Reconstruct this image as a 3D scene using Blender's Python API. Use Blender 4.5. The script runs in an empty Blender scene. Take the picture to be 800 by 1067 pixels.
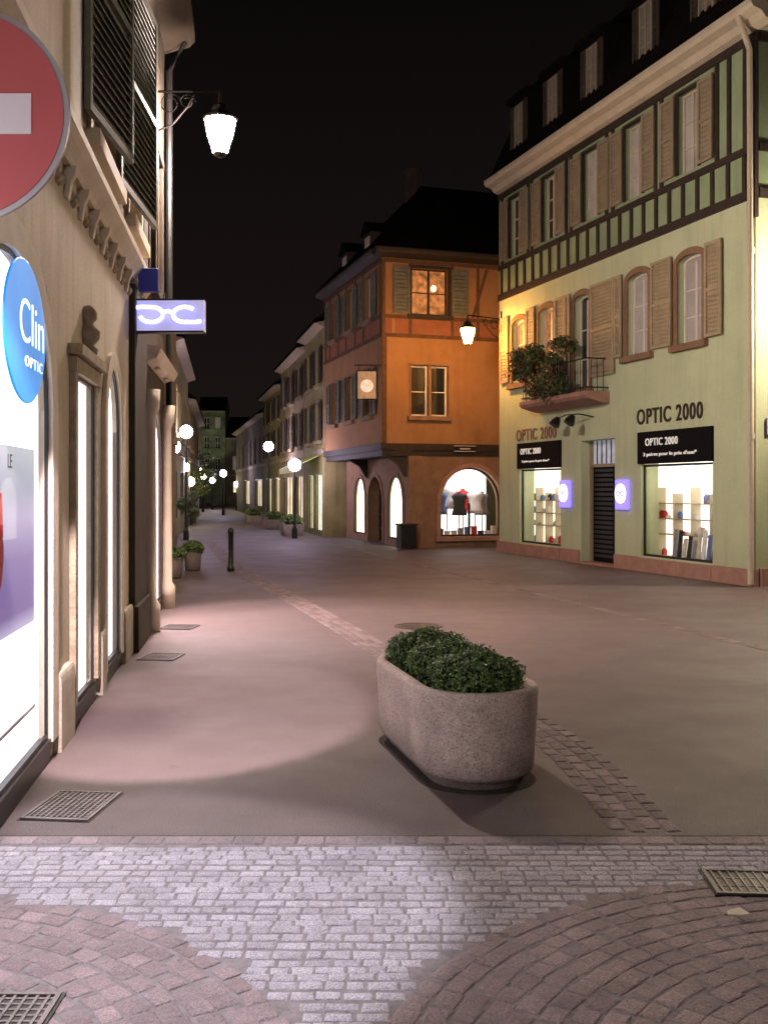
import bpy, math, random, bmesh
import numpy as np
from mathutils import Vector, Matrix
random.seed(4); rng=np.random.default_rng(7)
S=bpy.context.scene
try:
    S.view_settings.view_transform='Standard'; S.view_settings.look='None'; S.view_settings.exposure=0
except Exception: pass

# ------------------------------------------------------------------ materials
def nodes(m):
    m.use_nodes=True
    nt=m.node_tree; nt.nodes.clear()
    out=nt.nodes.new('ShaderNodeOutputMaterial'); b=nt.nodes.new('ShaderNodeBsdfPrincipled')
    nt.links.new(b.outputs[0],out.inputs[0]); return nt,b,out
def mat(name,col,rough=.8,var=.18,scale=2.5,bump=.15,bscale=60,metal=0,island=0,fine=.0,fscale=150,spec=.3,grime=0):
    m=bpy.data.materials.new(name); nt,b,out=nodes(m); L=nt.links.new
    g=nt.nodes.new('ShaderNodeNewGeometry')
    n=nt.nodes.new('ShaderNodeTexNoise'); n.inputs['Scale'].default_value=scale; n.inputs['Detail'].default_value=6; n.inputs['Roughness'].default_value=.65
    L(g.outputs['Position'],n.inputs['Vector'])
    mr=nt.nodes.new('ShaderNodeMapRange'); mr.inputs['From Min'].default_value=.3; mr.inputs['From Max'].default_value=.7
    mr.inputs['To Min'].default_value=1-var; mr.inputs['To Max'].default_value=1+var; L(n.outputs['Fac'],mr.inputs['Value'])
    last=mr.outputs[0]
    def mul(a,bk):
        k=nt.nodes.new('ShaderNodeMath'); k.operation='MULTIPLY'; L(a,k.inputs[0]); L(bk,k.inputs[1]); return k.outputs[0]
    if grime:  # vertical rain streaks and dirt near the pavement
        mp=nt.nodes.new('ShaderNodeMapping'); mp.inputs['Scale'].default_value=(5,5,.35); L(g.outputs['Position'],mp.inputs[0])
        sn=nt.nodes.new('ShaderNodeTexNoise'); sn.inputs['Scale'].default_value=1.2; sn.inputs['Detail'].default_value=5; L(mp.outputs[0],sn.inputs['Vector'])
        r=nt.nodes.new('ShaderNodeMapRange'); r.inputs['From Min'].default_value=.5; r.inputs['From Max'].default_value=.75; r.inputs['To Min'].default_value=1; r.inputs['To Max'].default_value=1-grime; L(sn.outputs['Fac'],r.inputs['Value']); last=mul(last,r.outputs[0])
        sp=nt.nodes.new('ShaderNodeSeparateXYZ'); L(g.outputs['Position'],sp.inputs[0])
        r2=nt.nodes.new('ShaderNodeMapRange'); r2.inputs['From Min'].default_value=0; r2.inputs['From Max'].default_value=.9; r2.inputs['To Min'].default_value=1-grime*1.3; r2.inputs['To Max'].default_value=1; L(sp.outputs[2],r2.inputs['Value']); last=mul(last,r2.outputs[0])
    if island:
        r=nt.nodes.new('ShaderNodeMapRange'); r.inputs['To Min'].default_value=1-island; r.inputs['To Max'].default_value=1+island
        L(g.outputs['Random Per Island'],r.inputs['Value']); last=mul(last,r.outputs[0])
    if fine:
        f=nt.nodes.new('ShaderNodeTexNoise'); f.inputs['Scale'].default_value=fscale; f.inputs['Detail'].default_value=3; L(g.outputs['Position'],f.inputs['Vector'])
        r=nt.nodes.new('ShaderNodeMapRange'); r.inputs['From Min'].default_value=.38; r.inputs['From Max'].default_value=.62
        r.inputs['To Min'].default_value=1-fine; r.inputs['To Max'].default_value=1+fine; L(f.outputs['Fac'],r.inputs['Value']); last=mul(last,r.outputs[0])
    vm=nt.nodes.new('ShaderNodeVectorMath'); vm.operation='SCALE'; vm.inputs[0].default_value=col[:3]; L(last,vm.inputs['Scale'])
    L(vm.outputs[0],b.inputs['Base Color'])
    b.inputs['Roughness'].default_value=rough; b.inputs['Metallic'].default_value=metal
    b.inputs['Specular IOR Level'].default_value=spec
    if bump:
        n2=nt.nodes.new('ShaderNodeTexNoise'); n2.inputs['Scale'].default_value=bscale; n2.inputs['Detail'].default_value=4; L(g.outputs['Position'],n2.inputs['Vector'])
        bp=nt.nodes.new('ShaderNodeBump'); bp.inputs['Strength'].default_value=bump; bp.inputs['Distance'].default_value=.02; L(n2.outputs['Fac'],bp.inputs['Height']); L(bp.outputs[0],b.inputs['Normal'])
    return m
def emi(name,col,s,var=0,scale=3,base=None):
    m=bpy.data.materials.new(name); nt,b,out=nodes(m); L=nt.links.new
    b.inputs['Base Color'].default_value=(*(base or col),1); b.inputs['Roughness'].default_value=.5
    b.inputs['Emission Color'].default_value=(*col,1); b.inputs['Emission Strength'].default_value=s
    if var:
        g=nt.nodes.new('ShaderNodeNewGeometry'); n=nt.nodes.new('ShaderNodeTexNoise'); n.inputs['Scale'].default_value=scale; L(g.outputs['Position'],n.inputs['Vector'])
        mr=nt.nodes.new('ShaderNodeMapRange'); mr.inputs['From Min'].default_value=.3; mr.inputs['From Max'].default_value=.7
        mr.inputs['To Min'].default_value=s*(1-var); mr.inputs['To Max'].default_value=s*(1+var); L(n.outputs['Fac'],mr.inputs['Value']); L(mr.outputs[0],b.inputs['Emission Strength'])
    return m
def glass(name):
    m=bpy.data.materials.new(name); nt,b,out=nodes(m)
    t=nt.nodes.new('ShaderNodeBsdfTransparent'); mx=nt.nodes.new('ShaderNodeMixShader'); mx.inputs[0].default_value=.05
    gl=nt.nodes.new('ShaderNodeBsdfGlossy'); gl.inputs['Roughness'].default_value=.02
    nt.links.new(t.outputs[0],mx.inputs[1]); nt.links.new(gl.outputs[0],mx.inputs[2]); nt.links.new(mx.outputs[0],out.inputs[0]); return m

def asphalt():
    m=bpy.data.materials.new('asphalt_reddish'); nt,b,out=nodes(m); L=nt.links.new
    g=nt.nodes.new('ShaderNodeNewGeometry')
    def noise(s,d=5,r=.6,vec=None):
        n=nt.nodes.new('ShaderNodeTexNoise'); n.inputs['Scale'].default_value=s; n.inputs['Detail'].default_value=d; n.inputs['Roughness'].default_value=r
        L(vec or g.outputs['Position'],n.inputs['Vector']); return n.outputs['Fac']
    def mr(v,a,b_,c,d):
        k=nt.nodes.new('ShaderNodeMapRange'); k.inputs['From Min'].default_value=a; k.inputs['From Max'].default_value=b_; k.inputs['To Min'].default_value=c; k.inputs['To Max'].default_value=d; L(v,k.inputs['Value']); return k.outputs[0]
    def mul(a,bk):
        k=nt.nodes.new('ShaderNodeMath'); k.operation='MULTIPLY'; L(a,k.inputs[0]); L(bk,k.inputs[1]); return k.outputs[0]
    big=mr(noise(.45,4),.35,.65,.93,1.07); mid=mr(noise(5,7,.75),.3,.7,.9,1.1); fine=mr(noise(170,2),.35,.65,.4,1.6)
    spots=mr(noise(7,2),.70,.72,1,.82); chips=mr(noise(60,2),.70,.74,1,2.0)
    v=nt.nodes.new('ShaderNodeVectorMath'); v.operation='SCALE'; v.inputs[0].default_value=(.100,.072,.066)
    L(mul(mul(mul(mul(big,mid),fine),spots),chips),v.inputs['Scale']); L(v.outputs[0],b.inputs['Base Color'])
    L(mr(noise(1.3,4),.3,.7,.55,.72),b.inputs['Roughness']); b.inputs['Specular IOR Level'].default_value=.35
    bp=nt.nodes.new('ShaderNodeBump'); bp.inputs['Strength'].default_value=.6; bp.inputs['Distance'].default_value=.006; L(noise(140,3),bp.inputs['Height']); L(bp.outputs[0],b.inputs['Normal'])
    return m

def aggregate(name='washed_aggregate_concrete',k0=1.0):
    m=bpy.data.materials.new(name); nt,b,out=nodes(m); L=nt.links.new
    g=nt.nodes.new('ShaderNodeNewGeometry')
    v=nt.nodes.new('ShaderNodeTexVoronoi'); v.inputs['Scale'].default_value=150; L(g.outputs['Position'],v.inputs['Vector'])
    cr=nt.nodes.new('ShaderNodeValToRGB'); e=cr.color_ramp.elements
    sp=nt.nodes.new('ShaderNodeSeparateColor'); L(v.outputs['Color'],sp.inputs[0]); L(sp.outputs[0],cr.inputs[0])
    e[0].position=0; e[0].color=(.30,.20,.165,1); e[1].position=1; e[1].color=(.64,.53,.44,1)
    for p,c in ((.25,(.46,.34,.28,1)),(.5,(.53,.41,.35,1)),(.75,(.50,.39,.33,1))):
        k=e.new(p); k.color=c
    n=nt.nodes.new('ShaderNodeTexNoise'); n.inputs['Scale'].default_value=5; n.inputs['Detail'].default_value=6; L(g.outputs['Position'],n.inputs['Vector'])
    mr=nt.nodes.new('ShaderNodeMapRange'); mr.inputs['From Min'].default_value=.3; mr.inputs['From Max'].default_value=.7; mr.inputs['To Min'].default_value=.74*k0; mr.inputs['To Max'].default_value=1.08*k0; L(n.outputs['Fac'],mr.inputs['Value'])
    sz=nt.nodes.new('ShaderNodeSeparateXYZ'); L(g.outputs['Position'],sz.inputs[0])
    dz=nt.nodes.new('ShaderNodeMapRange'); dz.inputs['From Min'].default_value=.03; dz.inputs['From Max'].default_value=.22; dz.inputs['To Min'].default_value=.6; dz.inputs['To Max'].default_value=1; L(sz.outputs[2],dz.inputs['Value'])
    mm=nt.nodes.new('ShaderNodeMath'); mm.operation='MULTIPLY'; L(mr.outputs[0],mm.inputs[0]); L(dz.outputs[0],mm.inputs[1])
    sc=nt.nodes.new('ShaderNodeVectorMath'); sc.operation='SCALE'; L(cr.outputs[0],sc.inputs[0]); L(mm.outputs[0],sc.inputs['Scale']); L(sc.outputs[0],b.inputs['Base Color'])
    bp=nt.nodes.new('ShaderNodeBump'); bp.inputs['Strength'].default_value=.45; bp.inputs['Distance'].default_value=.004; bp.invert=True; L(v.outputs['Distance'],bp.inputs['Height']); L(bp.outputs[0],b.inputs['Normal'])
    b.inputs['Roughness'].default_value=.85
    return m

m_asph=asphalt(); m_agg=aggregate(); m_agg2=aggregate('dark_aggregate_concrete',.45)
m_base=mat('ground_dark',(.06,.05,.045))
m_mortar=mat('mortar_joint',(.20,.17,.165),.95,.3,20,.4,200)
m_grey=mat('granite_sett',(.30,.27,.285),.65,.2,4,.5,90,island=.13,fine=.3,fscale=190,spec=.35)
m_red=mat('porphyry_sett',(.21,.155,.15),.7,.25,4,.5,80,island=.17,fine=.25,fscale=170,spec=.3)
m_edge=mat('edging_sett',(.20,.155,.15),.65,.2,5,.5,80,island=.25,fine=.22,fscale=170,spec=.35)
m_dark=mat('gutter_sett',(.15,.11,.10),.7,.2,14,.6,60,island=.3,fine=.2)
m_iron=mat('cast_iron',(.035,.033,.032),.5,.3,10,.2,90,metal=.5,spec=.5)
m_irong=mat('worn_grate_iron',(.13,.11,.10),.5,.3,10,.2,90,metal=.4,spec=.5)
m_black=mat('black_paint',(.012,.011,.011),.4,.2,5,.05)
m_matblack=mat('matt_black_board',(.008,.007,.007),.85,.2,5,.0,spec=.08)
m_beige=mat('beige_plaster',(.52,.43,.31),.85,.12,1.8,.25,45,fine=.06,fscale=60,grime=.16)
m_beige2=mat('beige_stone_trim',(.58,.49,.37),.8,.12,3,.25,60)
m_plinth=mat('stone_plinth',(.46,.39,.29),.85,.2,5,.4,50,grime=.2)
m_corb=mat('carved_stone',(.34,.27,.18),.9,.3,9,.6,25)
m_house2=mat('dark_brown_plaster',(.05,.037,.026),.9,.3,3,.3,40)
m_shut=mat('grey_green_shutter_paint',(.13,.13,.10),.6,.25,8,.1)
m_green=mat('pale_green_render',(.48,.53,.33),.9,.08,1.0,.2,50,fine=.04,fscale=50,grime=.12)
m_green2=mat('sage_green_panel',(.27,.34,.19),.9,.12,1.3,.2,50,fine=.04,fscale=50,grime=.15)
m_pink=mat('red_sandstone',(.34,.19,.14),.85,.2,4,.3,50)
m_timber=mat('dark_timber',(.035,.024,.018),.7,.35,8,.3,40)
m_otimber=mat('brown_painted_timber',(.10,.05,.025),.8,.3,8,.3,40)
m_cream=mat('cream_paint',(.5,.44,.32),.6,.12,3,.1)
m_tan=mat('tan_shutter_paint',(.36,.29,.18),.65,.15,5,.1)
m_tan2=mat('pale_brown_shutter_paint',(.28,.225,.145),.65,.15,5,.1)
m_slate=mat('dark_roof_tiles',(.008,.0065,.006),.9,.3,6,.5,30,spec=.03)
m_orange=mat('orange_render',(.30,.155,.068),.9,.14,1.5,.2,50,grime=.15)
m_orange2=mat('orange_red_infill',(.24,.095,.05),.9,.15,3,.2,50)
m_brown=mat('brown_stone',(.23,.135,.08),.9,.2,3,.3,40)
m_white=mat('white_window_paint',(.6,.56,.5),.5,.08,4,.05)
m_glassd=mat('dark_window_glass',(.02,.02,.022),.08,.1,1,0,spec=.8)
m_curt=emi('curtained_window_glow',(.75,.6,.5),.10,.5,3,(.3,.27,.24))
m_dorm=emi('dormer_window_curtain',(.7,.6,.55),.03,.5,3,(.12,.11,.1))
m_curtlit=emi('warm_lit_curtain',(1,.36,.10),.34,.85,7,(.2,.1,.05))
m_glass=glass('shop_glass')
m_leaf=mat('boxwood_leaf',(.09,.145,.034),.5,.3,9,0,island=.6,spec=.4)
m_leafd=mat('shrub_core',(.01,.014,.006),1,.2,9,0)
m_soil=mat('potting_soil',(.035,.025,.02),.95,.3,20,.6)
m_redpaint=mat('traffic_red',(.46,.10,.10),.45,.06,2,0,spec=.25)
m_whitep=mat('sign_white',(.68,.60,.62),.45,.05,2,0,spec=.25)
m_alu=mat('sign_grey_edge',(.40,.37,.38),.4,.08,3,0,metal=.3)
m_flow=mat('pink_flower',(.35,.06,.07),.6,.3,9,0,island=.5)
m_leafo=mat('hanging_leaf',(.07,.09,.03),.6,.3,9,0,island=.55)
m_far=mat('far_plaster_warm',(.25,.19,.10),.9,.25,1.2,.1,grime=.25)
m_far2=mat('far_plaster_ochre',(.28,.23,.10),.9,.25,1.2,.1,grime=.25)
m_far3=mat('far_plaster_grey',(.18,.16,.11),.9,.25,1.2,.1,grime=.25)
E_win=emi('cold_white_shop_light',(.93,.91,1.0),2.2)
E_win2=emi('white_shop_light',(.98,.94,1),2.2)
E_shop=emi('cream_shop_light',(1,.93,.80),1.5,.25,2)
E_shopfar=emi('dim_far_shop_light',(1,.85,.55),.8,.5,1.5)
E_arch=emi('bright_arch_light',(1,.95,.92),1.8,.3,2)
E_archg=emi('greenish_arch_light',(1,1,.72),1.8,.2,2)
E_violet=emi('violet_sign_light',(.24,.18,1),1.5)
E_vwhite=emi('violet_white_logo',(.85,.85,1),2.2)
E_trans=emi('transom_reflection_glow',(.5,.55,.65),.28,.6,9)  # glow stands in for bluish grey reflections on the transom glass
E_pale=emi('pale_blue_lightbox',(.42,.41,.66),.8,.15,5)
E_blueneon=emi('blue_neon',(.22,.20,1),2.4)
E_neonw=emi('neon_white_core',(.9,.92,1),3)
E_lampw=emi('lantern_glow_white',(1,.80,.70),1420)
E_lampo=emi('lantern_glow_orange',(1,.45,.12),360)
E_off=emi('lantern_glow_cool',(1,.9,.92),300)
E_side=emi('lantern_glow_side',(1,.80,.62),1150)
E_far=emi('far_lamp_violet',(.80,.68,1),110)
E_farw=emi('far_lamp_warm',(1,.85,.55),90)

# ------------------------------------------------------------------ geometry helpers
class Fr:
    def __init__(s,ox,oy,ax,ay,nx,ny): s.o=(ox,oy); s.a=(ax,ay); s.n=(nx,ny)
    def p(s,t,d,z): return (s.o[0]+s.a[0]*t+s.n[0]*d, s.o[1]+s.a[1]*t+s.n[1]*d, z)
class B:
    def __init__(s): s.v=[]; s.f=[]; s.m=[]; s.mi=0
    def add(s,vs,fs):
        o=len(s.v); s.v+=[tuple(v) for v in vs]
        for f in fs: s.f.append([i+o for i in f]); s.m.append(s.mi)
        return s
    def box(s,fr,t0,t1,d0,d1,z0,z1):
        P=[fr.p(t,d,z) for z in (z0,z1) for t,d in ((t0,d0),(t1,d0),(t1,d1),(t0,d1))]
        return s.add(P,[(3,2,1,0),(4,5,6,7),(0,1,5,4),(1,2,6,5),(2,3,7,6),(3,0,4,7)])
    def prism(s,fr,poly,d0,d1):
        n=len(poly); P=[fr.p(t,d0,z) for t,z in poly]+[fr.p(t,d1,z) for t,z in poly]
        return s.add(P,[tuple(range(n))[::-1],tuple(range(n,2*n))]+[(i,(i+1)%n,(i+1)%n+n,i+n) for i in range(n)])
    def prof(s,fr,poly,t0,t1):
        n=len(poly); P=[fr.p(t0,d,z) for d,z in poly]+[fr.p(t1,d,z) for d,z in poly]
        return s.add(P,[tuple(range(n))[::-1],tuple(range(n,2*n))]+[(i,(i+1)%n,(i+1)%n+n,i+n) for i in range(n)])
    def tube(s,pts,r,seg=8,closed=False):
        pts=[Vector(p) for p in pts]; n=len(pts); rings=[]
        rr=r if isinstance(r,(list,tuple)) else [r]*n
        for i,p in enumerate(pts):
            a=pts[(i-1)%n] if (i>0 or closed) else p; b=pts[(i+1)%n] if (i<n-1 or closed) else p
            d=(b-a).normalized(); u=d.cross(Vector((0,0,1)))
            if u.length<.05: u=d.cross(Vector((1,0,0)))
            u.normalize(); w=d.cross(u)
            rings.append([p+(u*math.cos(2*math.pi*k/seg)+w*math.sin(2*math.pi*k/seg))*rr[i] for k in range(seg)])
        V=[q for R in rings for q in R]; F=[]
        for i in range(n if closed else n-1):
            j=(i+1)%n
            for k in range(seg): F.append((i*seg+k,i*seg+(k+1)%seg,j*seg+(k+1)%seg,j*seg+k))
        if not closed: F+= [tuple(range(seg))[::-1],tuple(range((n-1)*seg,n*seg))]
        return s.add(V,F)
    def lathe(s,c,prof,seg=24,sx=1,sy=1):
        V=[];n=len(prof)
        for r,z in prof:
            for k in range(seg):
                a=2*math.pi*k/seg; V.append((c[0]+r*sx*math.cos(a),c[1]+r*sy*math.sin(a),c[2]+z))
        F=[(i*seg+k,i*seg+(k+1)%seg,(i+1)*seg+(k+1)%seg,(i+1)*seg+k) for i in range(n-1) for k in range(seg)]
        F+=[tuple(range(seg))[::-1],tuple(range((n-1)*seg,n*seg))]
        return s.add(V,F)
WP={}
def link(o): S.collection.objects.link(o); return o
def meta(o,label,cat,group=None,kind=None):
    if label: o['label']=label
    if cat: o['category']=cat
    if group: o['group']=group
    if kind: o['kind']=kind
    return o
def root(name,loc,label,cat,group=None):
    o=link(bpy.data.objects.new(name,None)); o.empty_display_size=.2; o.location=loc; WP[o.name]=Vector(loc); return meta(o,label,cat,group)
def fin(b,name,mats,parent=None,label=None,cat=None,group=None,kind=None,smooth=False,bevel=0,recalc=True):
    if not isinstance(mats,(list,tuple)): mats=[mats]
    A=np.array(b.v); c=Vector((float(A[:,0].mean()),float(A[:,1].mean()),float(A[:,2].min())))
    me=bpy.data.meshes.new(name); me.from_pydata([tuple(Vector(v)-c) for v in b.v],[],b.f)
    for m in mats: me.materials.append(m)
    if len(mats)>1: me.polygons.foreach_set('material_index',b.m)
    if smooth: me.polygons.foreach_set('use_smooth',[True]*len(me.polygons))
    me.update()
    if recalc:
        bm=bmesh.new(); bm.from_mesh(me); bmesh.ops.recalc_face_normals(bm,faces=bm.faces); bm.to_mesh(me); bm.free()
    o=link(bpy.data.objects.new(name,me)); WP[o.name]=c
    if parent: o.parent=parent; o.location=c-WP[parent.name]
    else: o.location=c
    if bevel:
        md=o.modifiers.new('bevel','BEVEL'); md.width=bevel; md.segments=2; md.limit_method='ANGLE'
    return meta(o,label,cat,group,kind)
def lamp(name,kind,loc,power,col,parent=None,target=None,size=.1,cone=60,blend=.3):
    l=bpy.data.lights.new(name,kind); l.energy=power; l.color=col; l.shadow_soft_size=size
    if kind=='SPOT': l.spot_size=math.radians(cone); l.spot_blend=blend
    o=link(bpy.data.objects.new(name,l)); loc=Vector(loc)
    if target is not None: o.rotation_euler=(Vector(target)-loc).to_track_quat('-Z','Y').to_euler()
    if parent: o.parent=parent; o.location=loc-WP[parent.name]
    else: o.location=loc
    return o
def text(s,fr,tc,zc,d,h,xdir,mats,name,parent=None,width=None,ext=.012,label=None,cat=None,bold=.0,space=1.0,group=None):
    cu=bpy.data.curves.new('t','FONT'); cu.body=s; cu.size=1; cu.extrude=ext/ h; cu.align_x='CENTER'; cu.offset=bold; cu.space_character=space
    ob=link(bpy.data.objects.new('t',cu)); dg=bpy.context.evaluated_depsgraph_get(); me=bpy.data.meshes.new_from_object(ob.evaluated_get(dg))
    bpy.data.objects.remove(ob)
    V=np.array([v.co[:] for v in me.vertices]); mn=V.min(0); mx=V.max(0); sy=h/(mx[1]-mn[1]); sx=(width/(mx[0]-mn[0])) if width else sy
    b=B(); vs=[]
    for v in V:
        x=(v[0]-(mn[0]+mx[0])/2)*sx*xdir; z=(v[1]-(mn[1]+mx[1])/2)*sy; dd=v[2]*h
        vs.append(fr.p(tc+x,d+dd,zc+z))
    b.add(vs,[tuple(p.vertices) for p in me.polygons]); bpy.data.meshes.remove(me)
    return fin(b,name,mats,parent,label,cat,group)
def archpts(t0,t1,zs,z1,n=14):
    tm=(t0+t1)/2; hw=(t1-t0)/2
    return [(tm-hw*math.cos(math.pi*i/n), zs+(z1-zs)*math.sin(math.pi*i/n)) for i in range(n+1)]
def wall(b,fr,T0,T1,Z0,Z1,th,ops,d1=0):
    ts=sorted({T0,T1,*[o[0] for o in ops],*[o[1] for o in ops]}); zs=sorted({Z0,Z1,*[o[2] for o in ops],*[o[3] for o in ops]})
    ts=[t for t in ts if T0<=t<=T1]; zs=[z for z in zs if Z0<=z<=Z1]
    for j in range(len(zs)-1):
        run=None
        for i in range(len(ts)-1):
            tm=(ts[i]+ts[i+1])/2; zm=(zs[j]+zs[j+1])/2
            hole=any(o[0]<tm<o[1] and o[2]<zm<o[3] for o in ops)
            if hole:
                if run is not None: b.box(fr,run,ts[i],d1-th,d1,zs[j],zs[j+1]); run=None
            elif run is None: run=ts[i]
        if run is not None: b.box(fr,run,ts[-1],d1-th,d1,zs[j],zs[j+1])
    for o in ops:
        if len(o)>4 and o[4] is not None and Z0<o[3]<=Z1:
            P=archpts(o[0],o[1],o[4],o[3])
            for (ta,za),(tb,zb) in zip(P[:-1],P[1:]):
                b.prism(fr,[(ta,za),(tb,zb),(tb,o[3]+.004),(ta,o[3]+.004)],d1-th+.002,d1-.0015)
def surround(b,fr,t0,t1,z0,z1,zs,w,d0,d1,sill=True):
    if zs is None:
        b.box(fr,t0-w,t0,d0,d1,z0,z1); b.box(fr,t1,t1+w,d0,d1,z0,z1); b.box(fr,t0-w-.01,t1+w+.01,d0,d1+.01,z1,z1+w)
    else:
        b.box(fr,t0-w,t0,d0,d1,z0,zs); b.box(fr,t1,t1+w,d0,d1,z0,zs)
        I=archpts(t0,t1,zs,z1); O=archpts(t0-w,t1+w,zs,z1+w)
        for i in range(len(I)-1): b.prism(fr,[I[i],I[i+1],O[i+1],O[i]],d0,d1)
    if sill: b.box(fr,t0-w-.05,t1+w+.05,d0,d1+.07,z0-.12,z0-.002)
def window(par,fr,t0,t1,z0,z1,gm,fm=None,sm=None,zs=None,cols=2,rows=3,dep=-.14,sw=.1,sd=.035,sill=True,label=None,fw=.045,th=.02,fp=.035):
    b=B()
    if zs is None: b.box(fr,t0,t1,dep-th,dep,z0,z1)
    else: b.prism(fr,[(t0,z0),(t1,z0)]+archpts(t0,t1,zs,z1)[::-1],dep-th,dep)
    w=fin(b,'window',gm,par,label)
    if fm:
        b=B(); e=dep+fp
        b.box(fr,t0,t0+fw,dep+.002,e,z0,z1 if zs is None else zs); b.box(fr,t1-fw,t1,dep+.002,e,z0,z1 if zs is None else zs)
        b.box(fr,t0+fw,t1-fw,dep+.002,e,z0,z0+fw)
        if zs is None: b.box(fr,t0+fw,t1-fw,dep+.002,e,z1-fw,z1)
        else:
            I=archpts(t0+fw,t1-fw,zs,z1-fw); O=archpts(t0,t1,zs,z1)
            for i in range(len(I)-1): b.prism(fr,[I[i],I[i+1],O[i+1],O[i]],dep+.002,e)
        zt=z1-fw if zs is None else zs
        for c in range(1,cols):
            tc=t0+(t1-t0)*c/cols; b.box(fr,tc-.03,tc+.03,dep+.002,e-.003,z0+fw,zt)
        for r in range(1,rows):
            zc=z0+(zt-z0)*r/rows; b.box(fr,t0+fw,t1-fw,dep+.002,e-.012,zc-.014,zc+.014)
        fin(b,'frame',fm,w)
    if sm:
        b=B(); surround(b,fr,t0,t1,z0,z1,zs,sw,-.03,sd,sill); fin(b,'surround',sm,w)
    return w
def shutter(par,fr,t0,t1,z0,z1,d0,m,pitch=.075,dth=.035,label=None):
    b=B(); f=.055
    b.box(fr,t0,t0+f,d0,d0+dth,z0,z1); b.box(fr,t1-f,t1,d0,d0+dth,z0,z1)
    for za in (z0,(z0+z1)/2-.03,z1-.06): b.box(fr,t0+f,t1-f,d0,d0+dth-.002,za,za+.06)
    z=z0+.075
    while z<z1-.09:
        if abs(z+.02-(z0+z1)/2)>.055:
            b.prof(fr,[(d0+.004,z+.03),(d0+.010,z+.036),(d0+dth-.004,z+.006),(d0+dth-.010,z)],t0+f,t1-f)
        z+=pitch
    b.box(fr,t0+f,t1-f,d0-.004,d0+.002,z0+.03,z1-.03)
    return fin(b,'shutter',m,par,label)

# ------------------------------------------------------------------ ground
b=B(); b.add([(-300,-60,0),(300,-60,0),(300,400,0),(-300,400,0)],[(0,1,2,3)]); fin(b,'ground',m_base,kind='structure')
b=B(); b.add([(-25,4.76,.006),(30,4.76,.006),(30,200,.006),(-40,200,.006)],[(0,1,2,3)]); fin(b,'street',m_asph,kind='structure')
b=B(); b.add([(-25,-12,.004),(30,-12,.004),(30,4.76,.004),(-25,4.76,.004)],[(0,1,2,3)]); fin(b,'paving_bed',m_mortar,kind='structure')
FA=[(1.65,2.5,1.75),(-1.75,2.45,1.6)]
def sett(b,c,ux,uy,lx,ly,top,base=.0):
    ux=Vector((*ux,0)); uy=Vector((*uy,0)); c=Vector((*c,0)); j=.0045
    cs=[(-1,-1),(1,-1),(1,1),(-1,1)]; q=[(x*lx/2+random.uniform(-j,j),y*ly/2+random.uniform(-j,j)) for x,y in cs]
    tilt=(random.uniform(-.02,.02),random.uniform(-.02,.02)); V=[]
    for ins,z in ((0,base),(.002,top-.003),(.006,top-.001),(.013,top)):
        for (x,y),(sx,sy) in zip(q,cs):
            xx=x-sx*ins; yy=y-sy*ins
            V.append(tuple(c+ux*xx+uy*yy+Vector((0,0,z+(tilt[0]*xx+tilt[1]*yy if z>base else 0)))))
    F=[]
    for l in range(3):
        for k in range(4): F.append((l*4+k,l*4+(k+1)%4,(l+1)*4+(k+1)%4,(l+1)*4+k))
    F.append((12,13,14,15)); b.add(V,F)
bg=B(); br=B(); be=B()
y=4.62; r=0
while y>1.3:
    h=.062+random.uniform(-.007,.007); x=-1.9+random.uniform(0,.1)
    while x<6.5:
        l=random.uniform(.06,.115); cx=x+l/2; cy=y-h/2+.01*math.sin(cx*1.7+r)
        if all((cx-a)**2+(cy-c)**2>(R+.01+.03*math.sin(cx*9+r))**2 for a,c,R in FA) and cx>-1.19-.128*cy-.02 :
            sett(bg,(cx,cy),(1,0),(0,1),l-.006,h-.006,.0076+random.uniform(-.001,.0013))
        x+=l
    y-=h; r+=1
for a,c,R in FA:
    q=R-.04
    while q>.12:
        n=max(5,int(2*math.pi*q/.105)); off=random.random()
        for i in range(n):
            th=2*math.pi*(i+off+random.uniform(-.1,.1))/n; qq=q+random.uniform(-.007,.007); cx=a+qq*math.cos(th); cy=c+qq*math.sin(th)
            if cy<1.2 or cx<-1.19-.128*cy-.03: continue
            sett(br,(cx,cy),(-math.sin(th),math.cos(th)),(math.cos(th),math.sin(th)),2*math.pi*q/n-.007,.076,.0076+random.uniform(-.001,.0013))
        q-=.083
x=-1.9
while x<7:
    l=random.uniform(.11,.17); sett(be,(x+l/2,4.695),(1,0),(0,1),l-.008,.10,.0085); x+=l
fin(bg,'cobble_paving',m_grey,kind='structure'); fin(br,'fan_cobble_paving',m_red,kind='structure'); fin(be,'cobble_edging',m_edge,kind='structure')
def strip(pts,width,rows,l0,m,nm):
    b=B(); P=[Vector(p) for p in pts]
    for i in range(len(P)-1):
        d=P[i+1]-P[i]; L=d.length; u=d/L; w=Vector((-u.y,u.x)); n=max(1,int(L/l0))
        for k in range(n):
            for r in range(rows):
                c=P[i]+u*(L*(k+.5+.25*(r%2)-.12)/n)+w*((r+.5)/rows-.5)*width
                sett(b,c,u,w,L/n-.012,width/rows-.012,.0115+random.uniform(-.001,.001),base=.004)
    fin(b,nm,m,kind='structure')
def smooth(pts,n=6):
    out=[]
    for i in range(len(pts)-1):
        p0=Vector(pts[max(i-1,0)]);p1=Vector(pts[i]);p2=Vector(pts[i+1]);p3=Vector(pts[min(i+2,len(pts)-1)])
        for k in range(n):
            t=k/n; out.append(.5*((2*p1)+(p2-p0)*t+(2*p0-5*p1+4*p2-p3)*t*t+(3*p1-p0-3*p2+p3)*t**3))
    out.append(Vector(pts[-1])); return out
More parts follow.
